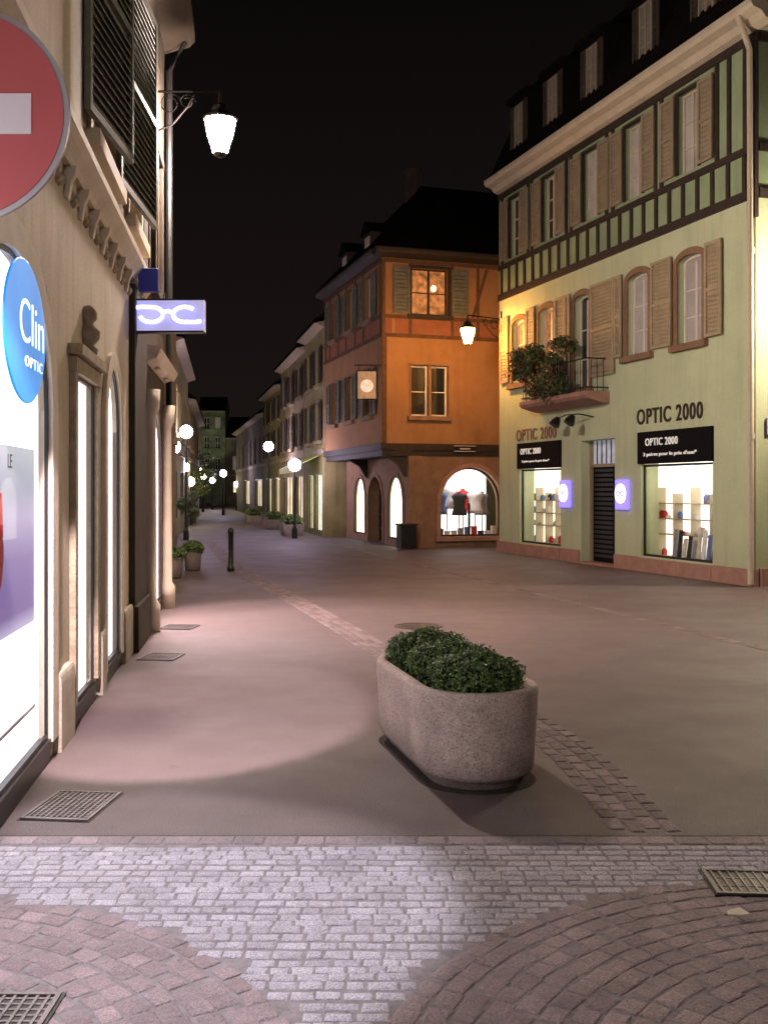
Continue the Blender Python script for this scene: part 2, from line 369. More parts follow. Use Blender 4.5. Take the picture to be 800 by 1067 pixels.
strip(smooth([(1.22,4.82),(1.10,6.5),(.62,8.4),(0,10.1),(-.5,12),(-1.6,16),(-3.06,21.3),(-5.2,31)]),.34,4,.12,m_dark,'cobble_gutter')
strip(smooth([(5.3,5.0),(3.85,10.0),(2.2,16.2),(.3,23.2),(-1.6,31)]),.14,1,.2,m_dark,'cobble_gutter_line')
def grate(cx,cy,w,l,ang,nx,ny,label):
    u=(math.cos(ang),math.sin(ang)); n=(math.sin(ang),-math.cos(ang)); f=Fr(cx,cy,u[0],u[1],n[0],n[1])
    rt=root('drain_grate',(cx,cy,.0),label,'drain grate','drain grates set in the paving')
    b=B(); e=.016; z0,z1=(.009,.016) if cy>4.7 else (.0125,.018)
    b.box(f,-w/2,w/2,-l/2,-l/2+e,z0,z1);b.box(f,-w/2,w/2,l/2-e,l/2,z0,z1);b.box(f,-w/2,-w/2+e,-l/2+e,l/2-e,z0,z1);b.box(f,w/2-e,w/2,-l/2+e,l/2-e,z0,z1)
    for i in range(1,nx): t=-w/2+w*i/nx; b.box(f,t-.005,t+.005,-l/2+e,l/2-e,z0,z1-.002)
    for i in range(1,ny): t=-l/2+l*i/ny; b.box(f,-w/2+e,w/2-e,t-.005,t+.005,z0,z1-.004)
    fin(b,'grid',m_irong,rt)
    b=B(); b.box(f,-w/2-.01,w/2+.01,-l/2-.01,l/2+.01,.004,.0122 if cy<4.7 else .0088); fin(b,'pit',m_black,rt)
grate(-1.56,5.2,.34,.46,-.1,12,14,'square cast iron grid cover beside the shop sill')
grate(1.62,4.17,.62,.26,-.06,18,3,'long cast iron slotted drain in grey cobbles')
grate(-1.22,3.14,.42,.24,.0,12,7,'cast iron grid drain in red cobbles')
grate(-2.1,9.8,.34,.4,-.1,8,8,'small dark grid cover on reddish asphalt')
grate(-2.35,11.9,.38,.38,-.1,8,6,'small dark grid cover by the lit shopfront')
b=B(); b.lathe((.4,12.0,.006),[(.28,0),(.28,.006),(.24,.006),(.235,.003),(.0,.003)],32); fin(b,'manhole_cover',m_iron,label='round iron manhole cover in reddish asphalt',cat='manhole cover')

# ------------------------------------------------------------------ left building
L=Fr(-1.19,0,-.128,1,.992,.127)
rt=root('shop_building',L.p(4,-2,0),'beige plastered shop building with arched lit display windows','building')
ops=[(4.15,6.05,.10,2.78,2.05),(6.9,7.8,.10,2.37,None),(8.38,9.28,.10,2.62,2.1),(1.6,3.4,.10,2.78,2.05),(7.6,8.9,4.2,6.4,None),(9.9,11.0,4.2,6.4,None),(3.6,4.8,4.2,6.4,None)]
b=B(); wall(b,L,-6,11.35,0,9.4,.45,ops); fin(b,'wall',m_beige,rt)
for q in ((4.15,6.05,.12,2.78,2.05,.17),(1.6,3.4,.12,2.78,2.05,.17),(8.38,9.28,.12,2.62,2.1,.14)):
    b=B(); surround(b,L,*q,-.05,.035,False); fin(b,'arch_surround',m_beige2,rt)
for a,c in ((3.60,3.96),(6.24,6.72),(7.98,8.22),(9.44,10.05)):
    b=B(); b.box(L,a,c,-.02,.05,0,.42); b.prof(L,[(-.02,.42),(.05,.42),(.045,.46),(.037,.48),(-.02,.48)],a,c); fin(b,'pillar_base',m_plinth,rt)
for a,c in ((4.13,6.07),(1.58,3.42),(6.88,7.82),(8.36,9.3)):
    b=B(); b.box(L,a,c,-.3,.015,0,.078); b.box(L,a,c,-.1,.025,.08,.14); fin(b,'sill',m_black,rt)
b=B(); surround(b,L,6.9,7.8,.17,2.37,None,.10,-.05,.04,False); b.box(L,6.76,7.94,-.02,.09,2.48,2.55); fin(b,'door_surround',m_corb,rt)
b=B(); c=L.p(7.4,.03,2.56); b.lathe(c,[(.06,0),(.07,.03),(.04,.06),(.08,.11),(.085,.16),(.04,.20),(.035,.22),(.06,.25),(.06,.30),(.03,.34),(.001,.35)],14); fin(b,'carved_bust',m_corb,rt,smooth=True)
b=B(); b.prof(L,[(-.02,3.66),(.04,3.66),(.06,3.7),(.10,3.75),(.13,3.8),(.13,3.86),(-.02,3.9)],-6,11.35); fin(b,'string_course',m_beige2,rt)
u=4.0
while u<11.2:
    b=B(); b.prof(L,[(0,3.46),(.025,3.45),(.035,3.5),(.045,3.56),(.07,3.61),(.08,3.658),(0,3.658)],u,u+.07); fin(b,'corbel',m_beige2,rt)
    b=B()
    for i in range(6):
        zz=3.54-.05*(1-abs(i-2.5)/2.5); b.lathe(L.p(u+.12+.06*i,.005,zz),[(.01,-.035),(.033,-.01),(.03,.022),(.005,.04)],8)
    fin(b,'carved_swag',m_corb,rt,smooth=True); u+=.52
b=B(); b.box(L,10.1,11.3,-.02,.06,0,3.6); b.box(L,10.05,11.35,-.01,.10,0,.45); fin(b,'pilaster',m_house2,rt)
b=B(); b.prof(L,[(-.02,9.2),(.3,9.3),(.45,9.4),(.45,9.55),(-.5,9.6)],-6,11.4); fin(b,'cornice',m_house2,rt)
b=B(); b.prof(L,[(.4,9.6),(-3,12.5),(-3.2,12.3),(-.4,9.5)],-6,11.4); fin(b,'roof',m_slate,rt)
for a,c in ((7.6,8.9),(9.9,11.0),(3.6,4.8)): window(rt,L,a,c,4.2,6.4,m_glassd,m_corb,m_beige2,cols=2,rows=4,dep=-.2)
for (a,c,z1,zs,em) in ((4.15,6.05,2.78,2.05,E_win),(1.6,3.4,2.78,2.05,E_win),(8.38,9.28,2.62,2.1,E_win2),(6.9,7.8,2.37,None,E_win2)):
    w=window(rt,L,a,c,.14,z1,m_glass,m_black,None,zs,cols=1,rows=1,dep=-.012,fw=.03,th=.004,fp=.02)
    b=B(); b.prism(L,[(a,.142),(c,.142)]+(archpts(a,c,zs,z1)[::-1] if zs else [(c,z1),(a,z1)]),-.07,-.05); fin(b,'lit_display_panel',em,w)
for hu,fu in ((7.15,8.35),(8.85,10.45)):
    p0=Vector(L.p(hu,.04,0)); p1=Vector(L.p(fu,.2,0)); d=(p1-p0); ln=d.length; d/=ln
    shutter(rt,Fr(p0.x,p0.y,d.x,d.y,d.y,-d.x),0,ln,4.22,6.3,0,m_shut,.07,.045)
pr=root('window_poster',L.p(5.4,-.04,.8),'tall backlit violet and white spectacles poster in window','poster')
m=bpy.data.materials.new('poster_print'); nt,bs,out=nodes(m); g=nt.nodes.new('ShaderNodeNewGeometry'); sx=nt.nodes.new('ShaderNodeSeparateXYZ'); cr=nt.nodes.new('ShaderNodeValToRGB'); mr=nt.nodes.new('ShaderNodeMapRange')
mr.inputs['From Min'].default_value=.85; mr.inputs['From Max'].default_value=1.8; nt.links.new(g.outputs['Position'],sx.inputs[0]); nt.links.new(sx.outputs[2],mr.inputs['Value']); nt.links.new(mr.outputs[0],cr.inputs[0])
e=cr.color_ramp.elements; e[0].color=(.6,.55,.85,1); e[1].color=(.70,.74,.82,1)
for p,c in ((.10,(.16,.10,.38,1)),(.4,(.26,.18,.48,1)),(.62,(.55,.48,.75,1)),(.78,(.40,.45,.60,1))): k=e.new(p); k.color=c
nt.links.new(cr.outputs[0],bs.inputs['Emission Color']); bs.inputs['Emission Strength'].default_value=.8; bs.inputs['Base Color'].default_value=(.1,.1,.1,1)
b=B(); b.box(L,4.25,5.9,-.046,-.042,.85,1.82); fin(b,'printed_sheet',m,pr)
text('LE',L,5.3,1.74,-.040,.07,1,m_black,'lettering',pr,ext=.001)
b=B(); b.prism(L,[(5.0+.13*math.cos(a)*(1+.1*math.sin(3*a)),1.25+.17*math.sin(a)) for a in [i*.39 for i in range(16)]],-.041,-.032); b.tube([L.p(4.92,-.037,1.38),L.p(4.95,-.037,1.56),L.p(5.07,-.037,1.58),L.p(5.1,-.037,1.36)],.010,6)
fin(b,'handbag',mat('poster_red',(.55,.04,.04),.6,.2,8,0),pr,label='red handbag motif')
b=B(); b.box(L,4.25,5.9,-.0465,-.035,.36,.38); fin(b,'shelf_edge',m_alu,pr)
# oval sign
sg=root('oval_shop_sign',L.p(5.3,.05,2.4),'blue oval optician sign with white lettering on wall','sign')
m_bl=emi('blue_sign_face',(.0,.27,.80),.9,.2,3,(.0,.1,.3)); m_wl=emi('white_sign_letters',(.9,.95,1),1.0)
b=B(); n=48; tc,zc=5.28,2.40
rings=[(.48,.365,.036),(.48,.365,.043),(.475,.36,.046),(.3,.2,.048),(.001,.001,.048)]
V=[L.p(tc+ra*math.cos(2*math.pi*k/n),d,zc+rb*math.sin(2*math.pi*k/n)) for ra,rb,d in rings for k in range(n)]
b.add(V,[(i*n+k,i*n+(k+1)%n,(i+1)*n+(k+1)%n,(i+1)*n+k) for i in range(4) for k in range(n)]+[tuple(range(n))]); fin(b,'panel',m_bl,sg)
text('Clin',L,5.40,2.45,.051,.22,1,m_wl,'lettering',sg,width=.58,ext=.002,bold=-.012)
text('OPTIC',L,5.44,2.25,.051,.055,1,m_wl,'small_lettering',sg,width=.42,ext=.002,bold=-.01,space=1.3)
# lit blade sign
bl=root('blade_sign',L.p(10.3,.0,3.2),'projecting lit box sign with blue spectacles outline','sign')
P0=Vector(L.p(10.3,.02,0)); F2=Fr(P0.x,P0.y,1,-.02,-.02,-1)
b=B(); b.box(F2,.03,.71,-.06,.05,3.16,3.46); fin(b,'light_box',E_pale,bl)
b=B()
for a in ((.02,.71,3.145,3.16),(.02,.71,3.46,3.475)): b.box(F2,a[0],a[1],-.065,.055,a[2],a[3])
b.box(F2,.015,.03,-.065,.055,3.16,3.46); b.box(F2,-.02,.02,-.03,.0,3.1,3.55); fin(b,'frame',m_black,bl)
def gl_curve(rad,m,nm,dd):
    b=B()
    pts=[F2.p(.045,dd,3.385),F2.p(.10,dd,3.392),F2.p(.17,dd,3.39)]+[F2.p(.20+.115*math.cos(a),dd,3.315+.075*math.sin(a)) for a in [math.radians(75-q*15) for q in range(17)]]
    b.tube(pts,rad,8)
    pts=[F2.p(.69,dd,3.25),F2.p(.64,dd,3.24),F2.p(.57,dd,3.24)]+[F2.p(.53+.115*math.cos(a),dd,3.315+.075*math.sin(a)) for a in [math.radians(-75-q*15) for q in range(17)]]
    b.tube(pts,rad,8); b.tube([F2.p(.31,dd,3.335),F2.p(.365,dd,3.35),F2.p(.42,dd,3.33)],rad,8); fin(b,nm,m,bl)
gl_curve(.028,E_blueneon,'spectacle_outline',.06); gl_curve(.017,E_neonw,'spectacle_core',.082)
b=B(); b.box(F2,.06,.26,-.05,.05,3.55,3.78); fin(b,'box_sign',emi('deep_blue_box',(.02,.025,.2),.15),label='small deep blue box sign fixed above lit sign',cat='sign',bevel=.01)
# added spots behind the road sign, shaping light pools on the paving
fl=root('added_pool_spots',L.p(3.9,.2,3.3),'small black twin spot added to shape ground light pools','added light')
b=B(); b.tube([L.p(3.9,.0,3.35),L.p(3.9,.16,3.35)],.02); b.tube([L.p(3.9,.16,3.36),L.p(3.9,.22,3.28)],[.05,.07],12); fin(b,'lamp_head',m_black,fl)
lamp('added_spot_beam','SPOT',L.p(3.9,.26,3.22),680,(.84,.83,1),fl,(-1.15,4.0,0),.04,50,.3)
lamp('added_spot_beam','SPOT',L.p(3.95,.28,3.22),2300,(.98,.80,.90),fl,(-1.40,7.0,0),.04,35,.3)
# building two, three (left)
rt=root('narrow_shop_building',L.p(12.7,-2,0),'narrow dark plastered house with warm lit shopfront and gutter','building')
ops=[(11.75,13.6,.15,2.6,1.9),(11.9,12.6,4,5.8,None),(13.0,13.6,4,5.8,None)]
b=B(); wall(b,L,11.37,14.0,0,7.6,.5,ops,d1=.02); b.box(L,13.6,14,-6,-.5,0,7.6); fin(b,'wall',m_house2,rt)
b=B(); b.prof(L,[(0,7.5),(.35,7.62),(.42,7.7),(.42,7.82),(-.5,7.85)],11.4,14.1); fin(b,'cornice',m_house2,rt)
b=B(); b.prof(L,[(.03,3.0),(.15,3.05),(.2,3.15),(.03,3.2)],11.4,14.0); fin(b,'shopfront_cornice',m_beige2,rt)
b=B(); b.prof(L,[(.4,7.86),(-3,10.6),(-3.2,10.4),(-.4,7.8)],11.4,14.1); fin(b,'roof',m_slate,rt)
for u in (11.55,13.8):
    b=B(); b.lathe(L.p(u,.06,0),[(.12,0),(.12,.3),(.08,.36),(.07,2.4),(.11,2.5),(.12,2.7)],14); fin(b,'column',m_beige2,rt,smooth=True)
w=window(rt,L,11.75,13.6,.17,2.6,m_glass,m_black,None,1.9,cols=1,rows=1,dep=0,th=.004,fp=.02)
b=B(); b.prism(L,[(11.75,.172),(13.6,.172)]+archpts(11.75,13.6,1.9,2.6)[::-1],-.05,-.03); fin(b,'lit_display_panel',emi('pink_shop_light',(1,.76,.76),6.0),w)
for uu in (12.1,13.3):  # added lamps that boost the pink light pool in front of the shop
    dn=root('added_pool_light',L.p(uu,.1,2.98),'tiny lamp added under the shopfront cornice to brighten the street','downlight','added lamps over the pink lit shopfront')
    b=B(); b.lathe(L.p(uu,.1,2.985),[(.035,0),(.04,.012),(.03,.03),(.01,.035)],12); fin(b,'lamp_head',m_beige2,dn)
    lamp('added_pool_beam','SPOT',L.p(uu,.14,2.96),800,(1,.78,.80),dn,L.p(uu-.7,1.7,0),.05,86,.6)
for a,c in ((11.9,12.6),(13.0,13.6)): window(rt,L,a,c,4,5.8,m_glassd,m_corb,m_house2,dep=-.1)
b=B(); b.tube([L.p(13.9,.3,7.6),L.p(13.9,.09,7.2),L.p(13.9,.09,.1)],.045); fin(b,'downpipe',m_black,rt)
def house(name,fr,T0,T1,H,dep,wm,rm,label,wins,shops,zrows,roofh=2.2,shopmat=None,winmat=m_glassd,shut=None,end0=True):
    rt=root(name,fr.p((T0+T1)/2,-dep/2,0),label,'building')
    ops=[]
    for (c,w) in wins:
        for z0,z1 in zrows: ops.append((c-w/2,c+w/2,z0,z1,None))
    for s in shops: ops.append(s)
    b=B(); wall(b,fr,T0,T1,0,H,.35,ops); b.box(fr,T0,T0+.3,-dep,-.351,0,H); b.box(fr,T1-.3,T1,-dep,-.351,0,H); b.box(fr,T0+.3,T1-.3,-dep,-dep+.3,0,H)
    for t in (T0,T1-.3): b.prof(fr,[(0,H),(-dep,H),(-dep/2,H+roofh)],t+.002,t+.298)
    fin(b,'wall',wm,rt)
    b=B(); b.prof(fr,[(.35,H-.12),(.35,H),(-dep/2,H+roofh+.12),(-dep-.35,H),(-dep-.35,H-.12),(-dep/2,H+roofh-.02)],T0-.05,T1+.05); fin(b,'roof',rm,rt)
    b=B(); b.prof(fr,[(0.002,H-.22),(.2,H-.14),(.34,H-.1),(.002,H-.02)],T0,T1); fin(b,'cornice',m_corb,rt)
    b=B(); b.box(fr,T0,T1,.001,.06,2.75,2.9); fin(b,'shopfront_band',m_corb,rt)
    for (c,w) in wins:
        for i,(z0,z1) in enumerate(zrows):
            window(rt,fr,c-w/2,c+w/2,z0,z1,winmat if random.random()<.75 else m_curt,m_white,wm,dep=-.12,cols=2,rows=2,sd=.05)
            if shut:
                for q in (c-w/2-.09-.4,c+w/2+.09): shutter(rt,fr,q,q+.4,z0,z1,.06,shut,.12)
    for s in shops:
        w=window(rt,fr,s[0],s[1],s[2]+.003,s[3],m_glass,m_black,None,s[4],dep=-.05,cols=3,rows=1)
        b=B(); b.box(fr,s[0],s[1],-.16,-.14,s[2],s[3]); fin(b,'lit_backdrop',shopmat or E_shopfar,w)
    return rt
L3=Fr(-4.35,14.2,-.09,.996,.996,.09)
house('corner_house',L3,0,13.8,6.0,6,m_far,m_slate,'plain plastered town house with shopfronts set back',[(t,.9) for t in (2,4.5,7,9.5,12)],[(.8,3,.15,2.2,None),(8,10,.15,2.2,None),(11,13,.15,2.2,None)],[(3.4,4.9)],shopmat=emi('amber_shop',(1,.8,.65),1.2,.4,2))
L4=Fr(-6.3,31,-.15,.989,.989,.15)
house('town_house',L4,0,12,6.2,8,m_far2,m_slate,'ochre town house with small lit shopfronts',[(t,.9) for t in (1.5,4,6.5,9,11)],[(1,3,.6,2.2,None),(5,7.5,.6,2.2,None)],[(3.3,4.7)])
house('town_house',L4,12.3,30,5.4,8,m_far,m_slate,'low beige town house with lit shopfronts',[(t,.9) for t in (14,17,20,23,26)],[(14,17,.6,2.2,None),(20,23,.6,2.2,None)],[(3.3,4.7)])
FE=Fr(-18,96,1,.05,.05,-1)
house('town_house',FE,3.35,7.6,6.4,8,m_far3,m_slate,'grey house closing the end of the street',[(t,.9) for t in (4.4,6.4)],[(4.0,5.0,1.2,2.3,None),(6,7.2,1.2,2.3,None)],[(3.3,4.6)],2.0,winmat=m_curt)
house('town_house',FE,7.7,13,5.6,8,m_far,m_slate,'low beige house closing the end of street',[(t,.9) for t in (8.8,10.4,12)],[(8.3,9.4,1.2,2.3,None),(10.6,11.6,1.2,2.3,None)],[(3.3,4.6)],2.0)
tw=house('tower_house',FE,.9,3.3,8.9,3,mat('tower_green_grey',(.22,.25,.15),.9,.6,.9,.1,grime=.3),m_slate,'tall narrow greenish tower house faintly floodlit',[(1.6,.5),(2.6,.5)],[],[(3.3,4.4),(5.3,6.4),(7.1,8.2)],1.2,winmat=m_glassd)
fl=root('added_tower_light',(-15.2,90,0),'small ground lamp added to brighten the tower house','added light')  # lamp added so that the tower front reads as lit
b=B(); b.box(Fr(-15.2,90,1,0,0,-1),-.2,.2,-.15,.15,.0,.35); fin(b,'lamp_body',m_black,fl)
lamp('added_spot_beam','SPOT',(-15.2,90.3,.5),450,(.95,1,.7),fl,(-16,95.5,7.2),.1,45,.6)
F=Fr(-1.94,33.8,-.208,.978,-.978,-.208)
house('town_house',F,.05,4.6,7.1,7,m_far2,m_slate,'yellow plastered town house with awning over shop',[(1.2,.8),(3.3,.8)],[(.6,2.2,.15,2.1,None),(2.7,4.1,.15,2.1,None)],[(3.2,4.5),(5.1,6.3)],2.6,shopmat=E_archg,shut=m_house2)
house('town_house',F,4.7,12.6,6.9,7,m_far,m_slate,'beige terraced town house with dark shutters',[(t,.8) for t in (6,8.6,11.2)],[(5.4,7.6,.15,2.1,None),(8.6,11.6,.15,2.1,None)],[(3.2,4.5),(5.1,6.2)],2.4,shut=m_house2)
house('town_house',F,12.7,20.7,6.3,7,m_far2,m_slate,'ochre terraced house with shuttered windows',[(t,.8) for t in (14,16.6,19.2)],[(13.4,15.6,.15,2.1,None),(17,19.6,.15,2.1,None)],[(3.1,4.3),(4.8,5.8)],2.4,shut=m_house2)
house('town_house',F,20.8,42,5.6,7,m_far3,m_slate,'long grey terraced house far down the street',[(t,.8) for t in (23,26,29,32,35,38)],[(22,26,.6,2.1,None),(30,34,.6,2.1,None)],[(3.1,4.3)],2.4)
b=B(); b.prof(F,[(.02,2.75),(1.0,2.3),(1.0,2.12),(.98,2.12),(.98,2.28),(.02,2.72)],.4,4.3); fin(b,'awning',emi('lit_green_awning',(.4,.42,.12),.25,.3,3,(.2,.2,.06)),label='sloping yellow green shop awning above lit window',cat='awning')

# ------------------------------------------------------------------ orange house
OF=Fr(-.05,27.4,.949,.314,.314,-.949); OL=Fr(-.05,27.4,-.283,.959,-.959,-.283)
rt=root('corner_house',(1.5,30.5,0),'orange half timbered corner house with overhanging upper floors','building')
b=B()
opsF=[(.81,1.30,3.54,4.9,None),(1.38,1.87,3.54,4.9,None),(.83,1.87,6.25,7.5,None),(4.2,5.2,3.54,4.9,None),(4.2,5.2,6.25,7.5,None)]
wall(b,OF,0,8,2.8,7.85,.35,opsF)
wl=[1.3,3.3,5.3]
opsL=[(c-.35,c+.35,z0,z1,None) for c in wl for z0,z1 in ((3.6,4.9),(6.25,7.45))]
wall(b,OL,.001,6.65,2.8,7.85,.35,opsL); b.box(OF,.3,8,-7,-.36,2.8,2.9)
fin(b,'upper_wall',m_orange,rt)
b=B(); wall(b,OF,.76,8,0,2.47,.4,[(1.66,3.47,.3,2.17,1.2)],d1=-.02)
G=Fr(.66,27.6,-.283,.959,-.959,-.283)
gops=[(.5,1.9,.2,1.95,1.2),(2.45,3.95,.0,1.95,1.2),(4.35,5.6,.2,1.95,1.2)]
wall(b,G,.0,6.65,0,2.47,.4,gops); fin(b,'lower_wall',m_brown,rt)
b=B(); b.box(OF,-.05,8,-.3,.03,2.62,2.80); b.box(OL,.0,6.7,-.9,.03,2.62,2.798)
b.box(OF,.0,8,-.3,.0,2.47,2.618); b.box(OL,.0,6.6,-.85,-.05,2.47,2.617)
fin(b,'jetty_beam',m_timber,rt)
for t in (.05,3.9):
    b=B(); b.prism(Fr(*OL.p(t,0,0)[:2],-OL.n[0],-OL.n[1],OL.a[0],OL.a[1]),[(.1,2.47),(.7,2.47),(.7,1.9),(.62,1.95),(.45,2.25)],0,.12); fin(b,'bracket',m_timber,rt)
b=B(); b.box(OF,0,8,.002,.008,5.72,6.12); b.box(OL,.01,6.6,.002,.008,5.72,6.12); fin(b,'infill_band',m_orange2,rt)
b=B()
for z in (5.62,6.12,7.6): b.box(OF,-.02,8,-.02,.035,z,z+.1); b.box(OL,.0,6.65,-.02,.034,z,z+.1)
for t in (.0,.75,1.95,2.7,3.4,4.1,5.3,6.2,7.2): b.box(OF,t,t+.08,-.02,.028,5.72,6.12); b.box(OF,t,t+.08,-.02,.027,6.22,7.6)
for t in (.1,1.8,2.7,3.75,4.7,5.8,6.4): b.box(OL,t,t+.08,-.02,.028,5.72,6.12); b.box(OL,t,t+.08,-.02,.027,6.22,7.6)
for t in (2.55,5.5):
    b.prism(OF,[(t,6.24),(t+.08,6.24),(t+.5,7.58),(t+.42,7.58)],-.02,.022)
b.box(OF,.0,.12,-.02,.03,2.8,5.62)
fin(b,'timber_frame',m_otimber,rt)
b=B(); b.prof(OF,[(0,7.72),(.3,7.8),(.34,7.86),(.34,7.93),(0,7.93)],-.25,8); b.prof(OL,[(0,7.722),(.28,7.802),(.32,7.862),(.32,7.932),(0,7.932)],.05,6.7); fin(b,'cornice',m_timber,rt)
c0=Vector(OF.p(-.3,.36,7.935)); c1=Vector(OF.p(8,.36,7.935)); c2=Vector(OL.p(6.8,.34,7.935)); c3=c1+(c2-c0)
mid0=c0.lerp(c2,.5)+(c1-c0)*.3; mid1=c1.lerp(c3,.5); mid0.z=10.7; mid1.z=10.7
b=B(); b.add([c0,c1,c3,c2,mid0,mid1],[(0,1,5,4),(1,2,5),(2,3,4,5),(3,0,4),(3,2,1,0)]); fin(b,'roof',m_slate,rt)
for t,ln in ((1.6,.7),(4.2,.7)):
    b=B(); b.box(OL,t,t+.75,-1.3,-.15,7.95,8.8); dm=fin(b,'dormer',m_timber,rt)
    b=B(); b.prism(OL,[(t-.1,8.8),(t+.85,8.8),(t+.37,9.15)],-1.4,-.05); fin(b,'dormer_roof',m_slate,dm)
    b=B(); b.box(OL,t+.14,t+.61,-.151,-.13,8.1,8.7); fin(b,'dormer_window',m_cream,dm)
b=B(); b.box(OF,1.75,2.05,-3.2,-2.9,9.3,11.0); b.box(OF,1.7,2.1,-3.25,-2.85,11.0,11.1); fin(b,'chimney',m_house2,rt)
window(rt,OF,.83,1.87,6.25,7.5,m_curtlit,m_timber,m_timber,cols=2,rows=2,sw=.07,label='dim warm lit window behind patterned orange curtains')
b=B(); b.lathe(OF.p(1.5,-.11,7.0),[(.01,-.09),(.07,-.05),(.07,.03),(.02,.08)],10); fin(b,'hanging_lamp',emi('room_lamp',(1,.7,.3),4),label='small glowing lamp hanging behind the upper window',cat='lamp')
for a,c in ((.81,1.30),(1.38,1.87)): window(rt,OF,a,c,3.54,4.9,m_glassd,m_white,m_brown,cols=1,rows=2,sw=.04,fw=.05)
window(rt,OF,4.2,5.2,3.54,4.9,m_glassd,m_white,m_brown); window(rt,OF,4.2,5.2,6.25,7.5,m_glassd,m_white,m_brown)
shutter(rt,OF,.3,.76,6.25,7.5,.04,m_shut,.1); shutter(rt,OF,1.97,2.45,6.25,7.5,.04,m_shut,.1)
for c in wl:
    for z0,z1 in ((3.6,4.9),(6.25,7.45)):
        window(rt,OL,c-.35,c+.35,z0,z1,m_glassd,m_white,m_brown,sw=.04)
        for q in (c-.35-.06-.42,c+.41): shutter(rt,OL,q,q+.42,z0,z1,.045,m_shut,.1)
for i,(a,c,z0,z1,zs) in enumerate(gops):
    if i==1:
        window(rt,G,a,c,z0+.02,z1,m_glassd,m_timber,m_brown,zs,dep=-.35,sill=False); continue
    w=window(rt,G,a,c,z0,z1,m_glass,m_timber,m_brown,zs,cols=1,rows=1,dep=-.02,sill=False,th=.004,fp=.03)
    b=B(); b.prism(G,[(a,z0),(c,z0)]+archpts(a,c,zs,z1)[::-1],-.09,-.07); fin(b,'lit_backdrop',E_archg,w)
w=window(rt,OF,1.66,3.47,.3,2.17,m_glass,m_timber,m_pink,1.2,cols=2,rows=1,dep=-.2,sill=True,sw=.12)
b=B(); b.box(OF,1.6,3.55,-1.3,-1.28,.25,2.3); fin(b,'lit_backdrop',E_arch,w)
b=B(); b.box(OF,1.6,3.55,-1.28,-.42,.2,.28); fin(b,'display_floor',m_white,w)
lamp('display_light','POINT',OF.p(2.5,-.45,2.05),45,(1,.95,.9),w,size=.15)
cols=[mat('cloth_%s'%n,c,.8,.2,10,.2) for n,c in (('white',(.7,.7,.72)),('black',(.02,.02,.025)),('red',(.5,.03,.03)),('blue',(.12,.18,.4)),('grey',(.25,.25,.27)),('cream',(.6,.55,.45)))]
def dummy(x,y,z,sc,m,lab):
    r=root('clothes_dummy',(x,y,z),lab,'dummy','clothes dummies in the arched shop window')
    b=B(); b.lathe((x,y,z+.5*sc),[(.19,0),(.17,.1),(.13,.25),(.15,.42),(.19,.52),(.15,.58),(.05,.61),(.04,.67)],14,sc,sc*.55); fin(b,'garment',m,r,smooth=True)
    b=B(); b.lathe((x,y,z),[(.14,0),(.14,.02),(.015,.03),(.015,.5*sc)],12); fin(b,'stand',m_iron,r)
for i,(s,dd,m,sc,lab) in enumerate(((1.9,-.7,3,1.2,'blue dressed torso dummy on metal stand'),(2.2,-.9,0,1.5,'white blouse torso dummy on metal stand'),(2.45,-.6,1,1.15,'black dressed torso dummy on metal stand'),(2.7,-.95,2,1.3,'red dressed torso dummy on metal stand'),(2.95,-.65,0,1.25,'white dressed torso dummy on metal stand'),(3.22,-.8,4,1.15,'grey dressed torso dummy on metal stand'))):
    p=OF.p(s,dd,.28); dummy(p[0],p[1],.28,sc,cols[m],lab)
for i in range(9):
    s=1.75+.2*i; b=B(); hh=random.uniform(.12,.3); b.box(OF,s,s+.15,-.5,-.4,.28,.28+hh); b.box(OF,s-.01,s+.16,-.51,-.39,.28+hh,.3+hh); fin(b,'gift_box',cols[(i*5+1)%6],label='small lidded box displayed on shop floor',cat='box',group='boxes in the arched shop window',bevel=.006)
r=root('street_name_plate',OF.p(2.3,.05,2.6),'small black street name plate with pale border','sign')
b=B(); b.box(OF,2.0,2.68,.036,.05,2.58,2.78); fin(b,'plate',m_black,r)
b=B(); b.box(OF,2.02,2.66,.0505,.055,2.60,2.615); b.box(OF,2.02,2.66,.0505,.055,2.745,2.76); b.box(OF,2.2,2.5,.0505,.055,2.66,2.69); fin(b,'border',m_whitep,r)
hs=root('hanging_sign',(-.45,27.3,3.7),'iron framed hanging sign with pale lit round emblem','sign')
FH=Fr(-.45,27.3,1,0,0,-1)
b=B(); b.tube([FH.p(.4,0,4.85),FH.p(-.32,0,4.85)],.018); b.tube([FH.p(-.26,0,3.95),FH.p(.26,0,3.95),FH.p(.26,0,4.7),FH.p(-.26,0,4.7)],.02,6,True)
for s in (-1,1): b.tube([FH.p(.2*s,0,4.7),FH.p(.2*s,0,4.85)],.01)
fin(b,'iron_frame',m_timber,hs)
b=B(); b.box(FH,-.24,.24,-.03,.03,3.97,4.68); fin(b,'panel',emi('hanging_sign_panel',(.7,.42,.22),.20,.6,7,(.3,.2,.12)),hs)
b=B(); b.tube([FH.p(0,.045,4.3),FH.p(0,-.045,4.3)],.17,24); fin(b,'disc',emi('hanging_sign_disc',(1,.85,.65),.5,.3,9,(.5,.45,.4)),hs)
r=root('litter_bin',OF.p(.55,.35,0),'dark square litter bin beside the orange house','bin'); b=B(); b.box(OF,.35,.8,.12,.5,.03,.62); fin(b,'bin_body',m_black,r,bevel=.02); b=B(); b.box(OF,.32,.83,.09,.53,.62,.68); fin(b,'lid',m_iron,r,bevel=.02)

